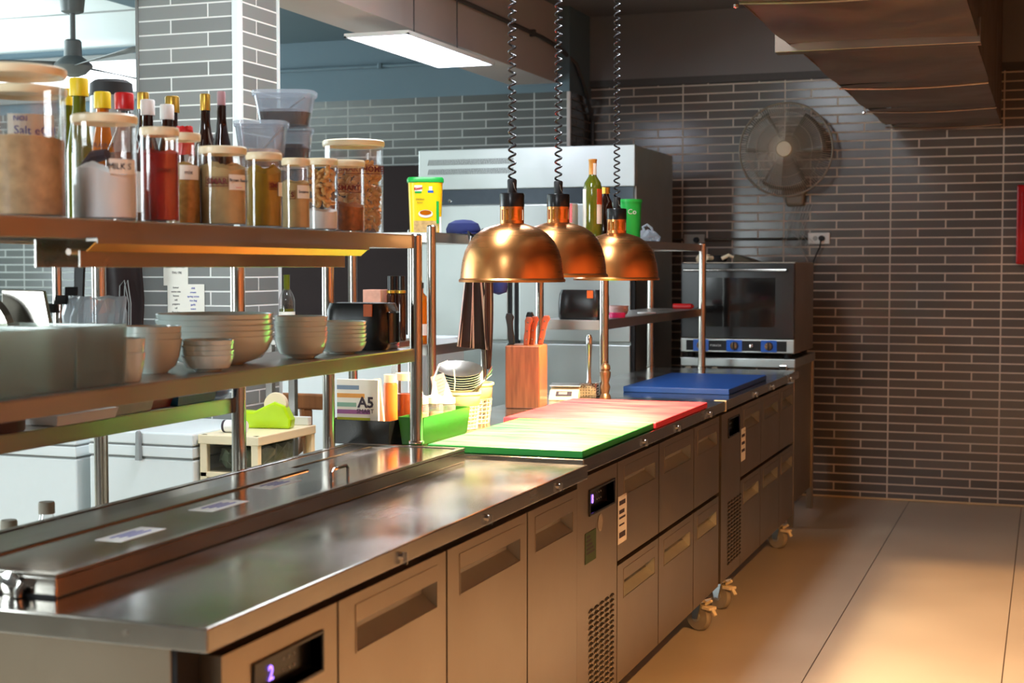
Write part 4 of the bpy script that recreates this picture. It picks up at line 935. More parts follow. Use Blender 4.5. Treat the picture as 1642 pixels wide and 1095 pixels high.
# slicer, jug, bag and clips seen above the bowls
sl = thing('meat_slicer', 'grey metal slicer with a round blade on the back rack', 'slicer', (-1.27, -5.98, ZB))
B().hexa([(-.16, -.12, 0), (.055, -.12, 0), (.055, .08, 0), (-.16, .08, 0), (-.16, -.10, .075), (.05, -.10, .075), (.05, .06, .075), (-.16, .06, .075)]).obj('machine_base', 'grey_machine', sl, bevel=.012)
B().hexa([(.01, .0, .05), (.165, .0, .05), (.165, .012, .05), (.01, .012, .05), (.0, .01, .277), (.11, .01, .275), (.11, .02, .275), (.0, .02, .277)]).obj('food_plate', 'steel_pole', sl, bevel=.003)
B().lathe([(0, 0), (.09, 0), (.10, .01), (.09, .02), (0, .03)], (-.03, -.04, .175), 36, 'y').obj('blade', 'steel_pole', sl, smooth=True)
jg = thing('mixer_jug', 'clear jug with a flat white lid at the left edge', 'jug', (-1.13, -6.20 + .06, ZB + .0))
# (stands behind the low jar)
jg.location = (-1.26, -6.24, ZB)
B().lathe([(0, 0), (.055, 0), (.062, .3), (.06, .31)], (0, 0, 0), 28).obj('jug_body', 'glass', jg, smooth=True); B().lathe([(0, .31), (.066, .31), (.066, .335), (.05, .34), (.05, .352), (.09, .356), (.09, .362), (0, .365)], (0, 0, 0), 28).obj('jug_lid', 'grey_machine', jg, smooth=True)
b = B()
b.lathe([(0, 0), (1, .0), (1.1, .05), (.95, .12), (1.0, .19), (.9, .225), (0, .22)], (0, 0, 0), 26, sq=3, ax=.055, ay=.07)
for v in b.bm.verts: v.co += Vector((random.uniform(-1, 1), random.uniform(-1, 1), random.uniform(-1, 1))) * .006
o = b.obj('plastic_bag', 'bagplastic'); o.location = (-1.16, -5.72, ZB + .03); tag(o, 'crumpled clear plastic bag in the teal and grey trays area of the back rack', 'bag')
o.location = (-1.16, -5.79, ZB + .031); o['label'] = 'crumpled clear plastic bag standing in the grey tray'
for i in range(3):
    t = thing('binder_clip', ['left', 'middle', 'right'][i] + ' of three black binder clips gripping the slicer edge', 'binder clip', (-1.205 + .0 * i, -5.885 + .035 * i, ZB + .225 + .018 * i), radians(15 * i), 'black binder clips')
    B().prism([(-.012, 0), (.012, 0), (.004, .02), (-.004, .02)], 'x', -.014, .014).obj('clip_body', 'black', t, bevel=.002)
    B().tube([(0, -.008, 0), (0, -.014, -.03), (0, -.006, -.035)], .001, 4).obj('clip_arm', 'chrome', t)
# hanging ladle strap and pole behind
b = B(); b.hexa([(-.012, -.004, 1.0), (.006, -.004, 1.0), (.006, .004, 1.0), (-.012, .004, 1.0), (.0, -.004, 1.378), (.03, -.004, 1.378), (.03, .004, 1.378), (0, .004, 1.378)])
o = b.obj('hanging_strap', 'black', bevel=.002); o.location = (-1.33, -5.63, .0); tag(o, 'black strap hanging under the back rack top by a steel pole', 'strap')
b = B(); b.tube([(-1.36, -5.66, 1.0015), (-1.36, -5.66, 1.378)], .011, 12); tag(b.obj('steel_rod', 'steel_pole', smooth=True), 'upright steel rod beside the black hanging strap', 'rod')
# bottles low on the back rack
for x, y, zt, lb in ((-1.2, -5.92, .815, 'bottle of dark sauce with grey cap below the back rack shelf'), (-1.22, -6.02, .79, 'grey capped bottle just left of the dark sauce bottle'), (-1.2, -6.13, .785, 'grey capped bottle at the left picture edge below the rack')):
    h = zt - .6005
    t = thing('sauce_bottle', lb, 'bottle', (x, y, .6005), 0, 'grey capped bottles below the back rack')
    B().lathe([(0, 0), (.033, 0), (.034, .005), (.034, h * .6), (.025, h * .74), (.016, h * .84), (.014, h * .9)], (0, 0, 0), 24).obj('bottle_body', 'glass', t, smooth=True)
    B().lathe([(0, .003), (.032, .003), (.032, h * .6), (.024, h * .72), (0, h * .74)], (0, 0, 0), 24).obj('sauce', 'black_gloss', t, smooth=True)
    B().lathe([(0, h * .88), (.0175, h * .88), (.0175, h * .985), (.016, h), (0, h)], (0, 0, 0), 20).obj('cap', 'rubber', t, smooth=True)

# ================================================================== beyond: freezers, drawer tower, stool
def freezer(x0, x1, y0, y1, z, label):
    t = thing('chest_freezer', label, 'freezer', ((x0 + x1) / 2, y0, 0), 0, 'white chest freezers behind the racks'); w_ = (x1 - x0) / 2; d = y1 - y0
    B().box(-w_, w_, 0, d, .03, z - .085).obj('freezer_body', 'white_enamel', t, bevel=.006)
    B().box(-w_ + .004, w_ - .004, .004, d - .004, z - .0848, z - .078).obj('door_seal', 'grey_line', t)
    B().box(-w_, w_, -.004, d, z - .078, z - .045).obj('lid_edge', 'white_enamel', t, bevel=.003)
    B().box(-w_ + .003, w_ - .003, -.001, d - .004, z - .0448, z - .04).obj('lid_groove', 'grey_line', t)
    B().box(-w_, w_, -.002, d, z - .04, z).obj('freezer_lid', 'white_enamel', t, bevel=.006)
    B().prism([(-.008, z - .09), (.008, z - .09), (.005, z), (0, z + .004), (-.005, z)], 'y', -.02, -.004).obj('lid_handle', 'grey_machine', t)
    B().box(-w_ + .02, w_ - .02, .02, d - .02, 0, .03).obj('plinth', 'dark_trim', t)
freezer(-2.07, -1.68, -4.57, -4.14, .80, 'white chest freezer directly left of the plastic drawers')
freezer(-3.0, -2.12, -4.57, -4.36, .785, 'white chest freezer farther left, behind the bottles')
tw = thing('drawer_tower', 'cream plastic drawer tower packed with bags, beside the white freezer', 'drawers', (-1.565, -4.36, 0))
b = B(); W, D = .105, .19
for z in (.0, .2, .37, .535, .662): b.box(-W, W, -D, D, z, z + .018)
b.box(-W - .004, W + .004, -D - .004, D, .768, .797)
for x in (-W, W - .026):
    for y in (-D, D - .022): b.box(x, x + (.026), y, y + .022, 0, .797)
b.obj('tower_frame', 'cream_lid', tw, bevel=.003)
for z in (.02, .22, .39, .555, .682):
    k = openbox(B(), -W + .018, W - .018, -D + .004, D - .02, z, z + .075, 0, .002).obj('drawer', 'clear', tw)
bg = B(); bg.lathe([(0, 0), (.9, .0), (1, .03), (.95, .06), (0, .07)], (0, 0, 0), 24, sq=3, ax=.078, ay=.165)
for v in bg.bm.verts: v.co += Vector((random.uniform(-1, 1), random.uniform(-1, 1), random.uniform(-1, 1))) * .012
for v in bg.bm.verts: v.co.z = max(.002, v.co.z)
o = bg.obj('black_bags', pmat('dark_green_bag', (86, 96, 76), .3, noise=.45, scale=25)); o.location = (-1.565, -4.36, .686); tag(o, 'crumpled dark bags stuffed in the top plastic drawer', 'bag')
tp = thing('tape_dispenser', 'lime green tape dispenser on the drawer tower', 'tape dispenser', (-1.55, -4.31, .7975), radians(10))
B().prism([(-.10, 0), (.075, 0), (.078, .03), (.055, .075), (.02, .088), (-.02, .07), (-.05, .055), (-.095, .058)], 'y', -.025, .025).obj('dispenser_body', 'lime', tp, bevel=.008)
B().lathe([(0, -.012), (.038, -.012), (.04, 0), (.038, .012), (0, .012)], (.02, 0, .078), 30, 'y').obj('tape_roll', 'cream_lid', tp, smooth=True)
rl = thing('roll_holder', 'short white roll with a dark ringed end on the drawer tower', 'roll', (-1.60, -4.47, .7975))
B().cyl((-.02, 0, .02), .0195, .07, 24, 'x').obj('roll_body', 'white', rl, smooth=True); B().lathe([(.016, 0), (.02, 0), (.02, .006), (.016, .006)], (-.028, 0, .02), 24, 'x').obj('ring', 'ink', rl, smooth=True)
tag(B().box(-1.66, -1.47, -4.20, -4.175, .7975, .825).obj('paper_box', 'white', bevel=.002), 'flat white box behind the lime tape dispenser', 'box')
st = thing('wooden_chair', 'curved brown wooden chair seen beyond the drawer tower', 'chair', (-1.9, -3.45, 0))
b = B(); b.box(-.2, .2, -.2, .2, .45, .48); sb_ = b.obj('seat', 'wood', st, bevel=.01)
for x in (-.18, .18):
    for y in (-.18, .18): B().tube([(x * 1.05, y * 1.05, 0), (x, y, .45)], .016, 8).obj('leg', 'wood', st, smooth=True)
B().box(-.2, .2, -.2, -.175, .79, .85).obj('top_rail', 'wood', st, bevel=.008)
for x in (-.13, .13): B().box(x - .018, x + .018, -.195, -.178, .48, .79).obj('back_upright', 'wood', st, bevel=.005)
B().tube([(.0, -.187, .48), (.03, -.187, .58), (.10, -.187, .64), (.115, -.187, .74), (.11, -.187, .79)], .014, 8).obj('curved_splat', 'wood', st, smooth=True)
B().tube([(-.08, -.187, .79), (-.07, -.187, .70), (-.03, -.187, .62), (.02, -.187, .6)], .008, 8).obj('curved_splat', 'wood', st, smooth=True)
cb = thing('white_cabinet', 'pale blue white cabinet behind the wooden chair', 'cabinet', (-2.2, -2.6, 0))
B().box(-.45, .45, 0, .5, .06, 1.0).obj('cabinet_body', 'white_enamel', cb, bevel=.006); B().box(-.43, .43, .02, .48, 0, .06).obj('plinth', 'dark_trim', cb); B().box(-.44, .0, -.018, 0, .1, .97).obj('door', 'white_enamel', cb, bevel=.004); B().box(.005, .44, -.018, 0, .1, .97).obj('door', 'white_enamel', cb, bevel=.004)

# notices on the column
n1 = thing('paper_notice', 'small cream calendar page taped to the tiled column', 'notice', (-2.052, -4.0815, 1.26), 0, 'papers on the column')
B().box(-.05, .05, -.0012, 0, 0, .115).obj('sheet', 'paper', n1)
text('Special', .022, 'ink', n1, face_m((0, -.0016, .092))); text('MON TUE WED', .011, 'ink', n1, face_m((0, -.0016, .066))); text('THU FRI', .011, 'ink', n1, face_m((.005, -.0016, .045)))
n2 = thing('paper_notice', 'handwritten white price list taped lower on the column', 'notice', (-2.01, -4.0835, 1.14), 0, 'papers on the column')
B().box(-.075, .075, -.0012, 0, 0, .125).obj('sheet', 'paper', n2)
for i in range(8):
    text(['butter', 'onion mix', 'lemon', 'salt', 'peppers', 'oil', 'flour bag', 'cheese'][i], .0095, 'ink', n2, face_m((-.04, -.0016, .113 - .0145 * i))); text(['chili', 'cream', 'spring onion', 'rice bag', 'garlic', 'sauce', 'tomatoes', 'soy sauce'][i], .0095, 'ink_blue', n2, face_m((.03, -.0016, .111 - .0145 * i)))
# dark chef coat hanging left of the column, tongs
ck = thing('hanging_coat', 'dark maroon coat with pale buttons hanging on a stand left of the column', 'coat', (-2.19, -4.22, .9))
B().tube([(.0, .02, -.9), (.0, .02, .58)], .014, 10).obj('stand_pole', 'black', ck, smooth=True); B().cyl((0, .02, -.9), .12, .015, 24).obj('stand_base', 'black', ck, smooth=True)
b = B(); b.grid(lambda u, v: (-.09 + .18 * u, .012 * sin(9 * u) + .006 * sin(14 * v), .0 + .55 * v), 20, 12); b.obj('coat_cloth', 'maroon', ck, smooth=True, solid=.006)
for z in (.24, .32, .375, .43): B().lathe([(0, -.004), (.006, -.002), (.006, 0)], (-.078, -.008, z), 12, 'y').obj('button', 'cream_lid', ck, smooth=True)
for x0_, r_ in ((.015, .018), (.035, .012)): B().tube([(x0_, -.02, .0), (x0_ - .008, -.02, .2), (x0_, -.02, .36), (x0_ + r_, -.02, .38), (x0_ + 2 * r_, -.02, .3), (x0_ + 1.5 * r_, -.02, .0)], .002, 6).obj('pale_cord', 'grey_line', ck, smooth=True)
# olive-labelled bottle, dropper bottles etc. on the wall side
gt = thing('small_side_table', 'plain steel table behind the racks carrying bottles', 'table', (-1.35, -4.0, 0))
# kept low and mostly hidden by the bowl shelf
sx0, sx1, sy0, sy1 = -.32, .19, -.15, .05
B().box(sx0, sx1, sy0, sy1, 1.06, 1.08).obj('tabletop', 'steel', gt, bevel=.003)
for x in (sx0 + .02, sx1 - .02):
    for y in (sy0 + .02, sy1 - .02): B().box(x - .012, x + .012, y - .012, y + .012, 0, 1.06).obj('leg', 'steel_pole', gt)
lathed_bottle('oil_bottle', 'clear bottle with olive green foil neck between column and rack post', (-1.645, -4.02, 1.0805), [('bottle', [(0, 0), (.028, 0), (.028, .13), (.022, .15), (.011, .17), (.010, .18)], 'glass'), ('foil_neck', [(.011, .165), (.0115, .215), (.012, .218), (0, .219)], 'green_glass'), ('liquid', [(0, .003), (.026, .003), (.026, .10), (0, .10)], 'green_glass'), ('bottle_label', [(.0285, .04), (.0285, .09)], 'paper')])
for i, (x, y) in enumerate(((-1.215, -4.09), (-1.182, -4.08), (-1.22, -4.045))):
    lathed_bottle('dropper_bottle', ['left', 'middle', 'rear'][i] + ' small dark brown bottle with black cap behind the toaster', (x, y, 1.0805), [('bottle', [(0, 0), (.0145, 0), (.015, .003), (.015, .15), (.010, .165)], 'amber_glass'), ('collar', [(.0152, .158), (.0155, .166), (.011, .168)], 'gold'), ('cap', [(.0, .165), (.012, .165), (.012, .215), (0, .216)], 'black_gloss')], 'dark brown bottles behind the toaster')
tag(B().box(-1.305, -1.24, -4.12, -4.06, 1.0805, 1.25).obj('carton', pmat('pinkish_carton', (206, 150, 130), .7, noise=.2), bevel=.002), 'small pinkish carton left of the dark brown bottles', 'carton')
# amber bottle on the side rack
lathed_bottle('spirit_bottle', 'amber liquor bottle with white label on the side rack', (-1.235, -3.80, 1.0555), [('glass', [(0, 0), (.030, 0), (.031, .004), (.031, .14), (.024, .165), (.011, .18), (.010, .20)], 'honey'), ('bottle_label', [(.0316, .03), (.0316, .07)], 'white'), ('cap', [(0, .195), (.012, .195), (.012, .215), (0, .216)], 'black')])
# yellow tub
kt = thing('bouillon_tub', 'yellow tub with a green lid on top of the side rack', 'tub', (-1.275, -3.66, 1.4455), radians(24))
B().lathe([(0, 0), (.90, 0), (.90, .002), (1.0, .182), (0, .182)], (0, 0, 0), 40, sq=5, ax=.062, ay=.05).obj('tub_body', 'yellow_tub', kt, smooth=True)
B().lathe([(0, .182), (1.03, .182), (1.07, .184), (1.07, .195), (1.0, .201), (0, .2)], (0, 0, 0), 40, sq=5, ax=.062, ay=.05).obj('tub_lid', 'green_lid', kt, smooth=True)
f0 = -.0505
def decal(x0, x1, z0, z1, mat, nm_, y=None, par=kt):
    yy = lambda z: -(.045 + .005 * z / .182) - .0006
    b = B(); b.quad((x0, yy(z0), z0), (x1, yy(z0), z0), (x1, yy(z1), z1), (x0, yy(z1), z1)); return b.obj(nm_, mat, par, solid=.0004)
decal(-.04, -.012, .15, .172, 'white', 'brand_patch'); decal(-.038, -.014, .143, .15, 'green_lid', 'brand_leaf')
text('Knorr', .012, 'red', kt, face_m((-.026, -.0515, .160), '-y', .15), bold=.0006)
decal(.008, .028, .145, .153, 'blue', 'blue_band'); decal(.012, .024, .153, .168, 'white', 'chef_badge')
text('chicken', .010, 'ink', kt, face_m((-.02, -.0505, .122), '-y')); text('flavour', .007, 'ink', kt, face_m((-.02, -.0505, .110), '-y'))
b = B(); b.lathe([(0, 0), (1, 0)], (0, 0, 0), 28, ax=.026, ay=.014); b.xf(Matrix.Translation((0, -.0492, .070)) @ Matrix.Rotation(radians(90), 4, 'X')); b.obj('bowl_picture', 'white', kt, solid=.0006)
b = B(); b.lathe([(0, 0), (1, 0)], (0, 0, 0), 28, ax=.021, ay=.009); b.xf(Matrix.Translation((0, -.0500, .074)) @ Matrix.Rotation(radians(90), 4, 'X')); b.obj('soup_picture', 'honey', kt, solid=.0006)
decal(-.042, .045, .006, .045, pmat('food_print', (230, 170, 110), .5, noise=.35, scale=60), 'food_picture')
B().box(.0385, .0475, -.0515, -.048, .035, .115).obj('green_strip', 'green_lid', kt)
B().box(.0485, .056, -.047, -.044, .0, .06).obj('white_corner', 'white', kt)

# apron and cap
ap = thing('striped_apron', 'black apron with thin white stripes hanging from the side rack', 'apron', (-1.125, -3.62, 1.44))
def apf(u, v):
    w_ = .035 + .13 * (v ** .8); y = (u - .5) * w_ * 2 * .95 - .05 * v
    return (.022 + .008 * sin(u * 19 + v) + .012 * v, y, -.005 - .385 * v - .03 * u * v)
b = B(); b.grid(apf, 30, 16); b.obj('apron_cloth', 'apron', ap, smooth=True, solid=.003)
b = B(); b.grid(lambda u, v: (.03 + .008 * sin(u * 14), .115 + (u - .5) * (.03 + .05 * sin(pi * v)), -.03 - .46 * v), 14, 18); b.obj('apron_fold', stripe('brown_striped_cloth', (66, 42, 30), (206, 186, 160), 0, .3, .04), ap, smooth=True, solid=.003)
B().tube([(.02, -.03, -.02), (.0, 0, .012), (.02, .05, -.02)], .004, 6).obj('neck_strap', 'black', ap)
ct = thing('cloth_cap', 'navy blue cloth cap resting on the side rack corner', 'cap', (-1.20, -3.48, 1.4455))
B().lathe([(.062, 0), (.064, .02), (.055, .04), (.03, .052), (0, .055)], (0, 0, 0), 24).obj('crown', 'navy', ct, smooth=True, solid=.002)
B().lathe([(0, 0), (.05, .0)], (.05, -.03, .003), 20, ax=1, ay=.8).obj('peak', 'navy', ct, smooth=True, solid=.003)
B().lathe([(0, -.03), (.03, -.02), (.035, .0), (.03, .03), (.012, .05), (0, .05)], (.02, .26, -.19), 20).obj('navy_mitt', 'navy', ap, smooth=True); B().tube([(.02, .26, -.14), (.02, .26, .0)], .004, 6).obj('mitt_loop', 'navy', ap, smooth=True)

# ================================================================== farther rack top
ZD = 1.4375
lathed_bottle('wine_bottle', 'tall green wine bottle with orange capsule on the farther rack', (-.83, -3.05, ZD), [('glass', [(0, 0), (.036, 0), (.037, .004), (.037, .19), (.032, .215), (.016, .24), (.0145, .25), (.0145, .255)], 'green_glass'), ('capsule', [(.0150, .245), (.0155, .298), (.017, .300), (.017, .306), (0, .307)], pmat('gold_capsule', (196, 138, 60), .35, .3))])
for (a0, a1, mt) in ((-1.35, -.6, 'paper'), (.55, 1.3, 'paper')):
    pass
wb = [o for o in bpy.data.objects if o.name.startswith('wine_bottle')][0]
curved(-.83, -3.05, .0372, .04, .19, -1.5, -.75, 'paper', 'front_label', wb); k = curved(-.83, -3.05, .0372, .055, .19, .45, 1.2, 'paper', 'back_label', wb)
curved(-.83, -3.05, .0378, .13, .19, .45, 1.2, pmat('rust_label', (180, 66, 30), .6), 'rust_band', wb); curved(-.83, -3.05, .016, .245, .29, .1, 1.0, 'paper', 'tax_strip', wb)
lathed_bottle('sauce_bottle', 'dark bottle with gold cap right of the wine bottle', (-.825, -2.885, ZD), [('glass', [(0, 0), (.03, 0), (.03, .12), (.024, .15), (.013, .17), (.012, .185)], 'amber_glass'), ('cap', [(0, .18), (.0165, .18), (.0165, .205), (0, .206)], 'gold')])
for i, (x, y, m_, lb) in enumerate(((-.80, -2.62, 'green_lid', 'green tub right of the farthest lamp neck'), (-.93, -2.68, 'green_lid', 'green lidded tub behind the gold capped bottle'))):
    t = thing('green_tub', lb, 'tub', (x, y, ZD), 0, 'green tubs on the farther rack')
    B().lathe([(0, 0), (.045, 0), (.05, .155), (0, .155)], (0, 0, 0), 28).obj('tub_body', m_ if i == 0 else 'tubplastic', t, smooth=True); B().lathe([(0, .155), (.053, .155), (.053, .168), (0, .17)], (0, 0, 0), 28).obj('tub_lid', 'green_lid', t, smooth=True)
    if i == 0: text('Co', .03, 'white', t, camface(x, y, .051, .115, .2))
bx = thing('snack_carton', 'white and red printed carton left of the wine bottle', 'carton', (-.935, -3.055, ZD))
B().box(-.035, .035, -.04, .04, 0, .135).obj('carton_body', 'white', bx, bevel=.002); B().box(.012, .0355, -.0408, -.039, .06, .134).obj('red_print', 'red', bx); B().box(.005, .012, -.0408, -.039, .0, .09).obj('yellow_print', 'yellow', bx); B().box(.014, .0355, -.0408, -.039, .02, .045).obj('green_print', 'green_lid', bx)
tag(B().box(-.90, -.868, -3.11, -3.075, ZD, ZD + .045).obj('small_tin', 'grey_machine', bevel=.003), 'small striped metal tin at the foot of the wine bottle', 'tin')
b = B(); b.lathe([(0, 0), (1, 0), (1.15, .02), (.8, .04), (.3, .05), (0, .045)], (0, 0, 0), 22, sq=2.5, ax=.05, ay=.05)
for v in b.bm.verts: v.co += Vector((random.uniform(-1, 1), random.uniform(-1, 1), random.uniform(-1, 1))) * .006; v.co.z = max(.0, v.co.z)
b.tube([(-.01, 0, .045), (-.02, 0, .065), (0, 0, .075), (.02, 0, .06), (.03, 0, .03)], .006, 6)
o = b.obj('plastic_bag', 'bagplastic'); o.location = (-.84, -2.18, ZD + .001); tag(o, 'small knotted white plastic bag on the farther rack top', 'bag')
# mid shelf of farther rack
ZE = 1.1205
for i in range(2):
    o = bowl_mesh(.042, .03, .6).obj('small_bowl', pmat('pale_pink_bowl', (224, 186, 180), .3), smooth=True); o.location = (-.845, -2.62, ZE + .001 + .012 * i); tag(o, ['lower', 'upper'][i] + ' pale pink bowl beside the toaster on the farther rack', 'bowl', 'pale pink bowls')
o = tag(B().lathe([(0, 0), (.032, 0), (.034, .02), (0, .021)], (-.80, -2.80, ZE), 22).obj('pink_pot', 'pink', smooth=True), 'bright pink little plastic pot in front of the pale bowls', 'pot')
tag(B().lathe([(0, 0), (.04, .002), (.042, .008), (0, .006)], (-.80, -2.33, ZE), 22).obj('white_saucer', 'white', smooth=True), 'small white saucer right of the pale bowls', 'saucer')
rr = thing('red_tin', 'small red rolled packet at the far end of the farther rack shelf', 'packet', (-.82, -1.56, ZE)); B().cyl((-.05, 0, .014), .0135, .09, 18, 'x').obj('packet', 'red', rr, smooth=True)
B().tube([(.041, 0, .014), (.052, 0, .014)], [.0135, .004], 12).obj('twisted_end', 'red', rr)

# ================================================================== fridge
fr = thing('upright_fridge', 'tall stainless four-door upright fridge with vented top panel', 'fridge', (-1.738, -1.29, 0)); w_ = .598; D = .80
B().box(-w_, w_, .035, D, .08, 1.945).obj('fridge_body', 'steel_fridge', fr, bevel=.004)
B().box(-w_, w_, 0, .034, 1.735, 1.948).obj('top_panel', 'steel_fridge', fr, bevel=.004)
B().box(-w_ + .01, w_ - .01, .008, .034, 1.655, 1.734).obj('dark_fascia', pmat('slate_fascia', (70, 78, 84), .25, .5), fr)
B().lathe([(0, -.004), (.009, -.003), (.01, .0)], (-.42, .008, 1.675), 16, 'y').obj('lock', 'chrome', fr, smooth=True)
b = B()
for r_ in (0, 1):
    for i in range(52):
        x = -.545 + i * .0093; z = 1.865 - .05 * r_
        b.quad((x, -.0004, z), (x + .0045, -.0004, z), (x + .012, -.0004, z + .03), (x + .0075, -.0004, z + .03))
b.obj('vent_slots', 'dark_inside', fr)
for (xa, xb) in ((-w_, -.085), (-.03, w_)):
    for (za, zb) in ((.10, .925), (.94, 1.65)):
        d = B().box(xa + .004, xb - .004 if xb < 0 else xb - .02, -.004, .034, za, zb).obj('door', 'steel_fridge', fr, bevel=.004)
for xx in (-.083, .0): pass
B().box(-.083, -.034, .012, .034, .10, 1.65).obj('handle_recess', 'dark_inside', fr); B().box(w_ - .02, w_, .01, .034, .10, 1.65).obj('handle_recess', 'dark_inside', fr)
B().box(-.063, -.053, .0, .03, .10, 1.65).obj('door_divider', 'steel_fridge', fr)
for x in (-.52, .52):
    for y in (.1, .72): B().cyl((x, y, 0), .025, .08, 16).obj('foot', 'chrome', fr, smooth=True)

# ================================================================== oven on stand
ov = thing('convection_oven', 'black glass fronted convection oven with blue edged knobs', 'oven', (-.648, -1.10, .885)); w_ = .292
B().box(-w_, w_, .02, .62, 0, .465).obj('oven_body', 'steel_door', ov, bevel=.004)
dd = B().box(-w_, w_, -.012, .018, .075, .46).obj('door', 'black_gloss', ov, bevel=.004)
B().box(-.17, .195, -.0135, -.012, .135, .385).obj('window', 'glass_dark', dd)
b = B(); b.tube([(-.27, -.045, .425), (.255, -.045, .425)], .0075, 12); b.tube([(-.25, -.045, .425), (-.25, -.01, .425)], .006, 8); b.tube([(.235, -.045, .425), (.235, -.01, .425)], .006, 8); b.obj('handle', 'chrome', dd, smooth=True)
pn = B().box(-w_, w_, -.012, .018, .003, .072).obj('control_strip', 'steel_fridge', ov, bevel=.003)
B().box(-.262, .255, -.0135, -.012, .012, .064).obj('black_inlay', 'black', pn)
for x in (-.185, -.012, .165):
    s = B().box(x - .04, x + .04, -.0145, -.0132, .008, .068).obj('blue_backplate', 'blue', pn)
    k = B().lathe([(0, -.03), (.018, -.028), (.022, -.0145)], (x, 0, .038), 24, 'y').obj('knob', 'tan_metal', s, smooth=True); B().box(x - .003, x + .003, -.034, -.028, .018, .058).obj('pointer', 'black', k)
B().lathe([(0, -.022), (.011, -.02), (.012, -.0132)], (.075, 0, .038), 20, 'y').obj('start_button', 'chrome', pn, smooth=True)
text('FOINOX', .015, 'white', pn, face_m((-.108, -.0142, .038)))
for x in (-.25, .25):
    for y in (.06, .56): B().cyl((x, y, -.0245), .02, .0245, 14).obj('foot', 'black', ov)
os_ = thing('oven_stand', 'steel stand carrying the oven at the end of the counter line', 'stand', (-.648, -1.10, 0))
B().box(-.29, .30, -.02, .66, .815, .86).obj('stand_top', 'steel_fridge', os_, bevel=.004)
B().box(.22, .26, -.03, .0, .79, .83).obj('bracket', 'chrome', os_, bevel=.004)
for x in (-.27, .262):
    for y in (.0, .64): B().box(x, x + .032, y, y + .03, 0, .815).obj('leg', 'steel_door', os_, bevel=.002)
B().box(.28, .284, .03, .64, .12, .815).obj('side_panel', 'steel_door', os_)
# gloves
gl = thing('work_glove', 'black and cream work glove lying on top of the oven', 'glove', (-.80, -.92, 1.3515), radians(15))
b = B(); b.lathe([(0, 0), (.045, 0), (.05, .018), (.035, .034), (0, .036)], (0, 0, 0), 22, ax=1.2, ay=.8); g_ = b.obj('palm', 'black', gl, smooth=True)
for k in range(4): B().tube([(.03 + .008 * k, -.03 + .02 * k, .016), (.065, -.035 + .022 * k, .035 + .006 * (k % 2)), (.095, -.03 + .024 * k, .022)], [.011, .010, .007], 8).obj('finger', 'black' if k % 2 else 'cream_lid', gl, smooth=True)
B().tube([(-.02, -.03, .02), (-.045, -.055, .02), (-.06, -.04, .012)], [.012, .011, .008], 8).obj('thumb', 'cream_lid', gl, smooth=True)
B().lathe([(0, -.0), (.04, 0), (.045, .02), (.03, .04), (0, .042)], (-.06, .01, 0), 20, ax=1, ay=.7).obj('cuff', 'cream_lid', gl, smooth=True)
tag(B().hexa([(-.71, -.95, 1.3505), (-.60, -.95, 1.3505), (-.58, -.75, 1.3505), (-.71, -.75, 1.3505), (-.70, -.93, 1.395), (-.64, -.93, 1.375), (-.63, -.78, 1.37), (-.70, -.78, 1.39)]).obj('folded_cloth', pmat('olive_cloth', (74, 68, 52), .9), bevel=.01), 'dull olive folded cloth beside the glove on the oven', 'cloth')

# outlets, cords
def outlet(x, z, mat, label, plug=True):
    t = thing('wall_outlet', label, 'outlet', (x, -.001, z), 0, 'wall outlets above the oven')
    B().box(-.062, .062, -.014, 0, -.033, .033).obj('cover_plate', mat, t, bevel=.004)
    for dx in (-.02, .022):
        b = B(); b.cyl((dx, -.015, 0), .014, .002, 18, 'y'); b.obj('socket', 'socket_grey', t, smooth=True)
    if plug:
        b = B(); b.cyl((.016, -.042, 0), .015, .027, 18, 'y', .017); b.obj('plug', 'black', t, smooth=True)
outlet(-1.125, 1.484, 'socket_grey', 'grey wall outlet at the left end of the conduit'); outlet(-.397, 1.489, 'socket', 'white wall outlet with a black plug above the oven')
b = B(); b.tube([(-.38, -.045, 1.485), (-.385, -.05, 1.44), (-.42, -.05, 1.36), (-.435, -.045, 1.25), (-.44, -.04, 1.1)], .0042, 8)
tag(b.obj('power_cord', 'black', smooth=True), 'black power cord hanging from the white outlet plug', 'cord')
b = B(); random.seed(3)
for k in range(7):
    x = -.57 + .018 * k
    b.tube([(x + .03, -.02, 1.69), (x + random.uniform(-.01, .01), -.025, 1.6), (x + random.uniform(-.03, .03), -.035, 1.52), (x + random.uniform(-.05, .05), -.05, 1.47), (x + random.uniform(-.05, .03), -.04, 1.43)], .0016, 5)
b.tube([(-.5, -.04, 1.45), (-.455, -.045, 1.36), (-.45, -.045, 1.05), (-.455, -.045, .95)], .003, 6)
tag(b.obj('pale_cord_bundle', 'socket_grey', smooth=True), 'tangled thin pale cords hanging below the wall fan', 'cord')
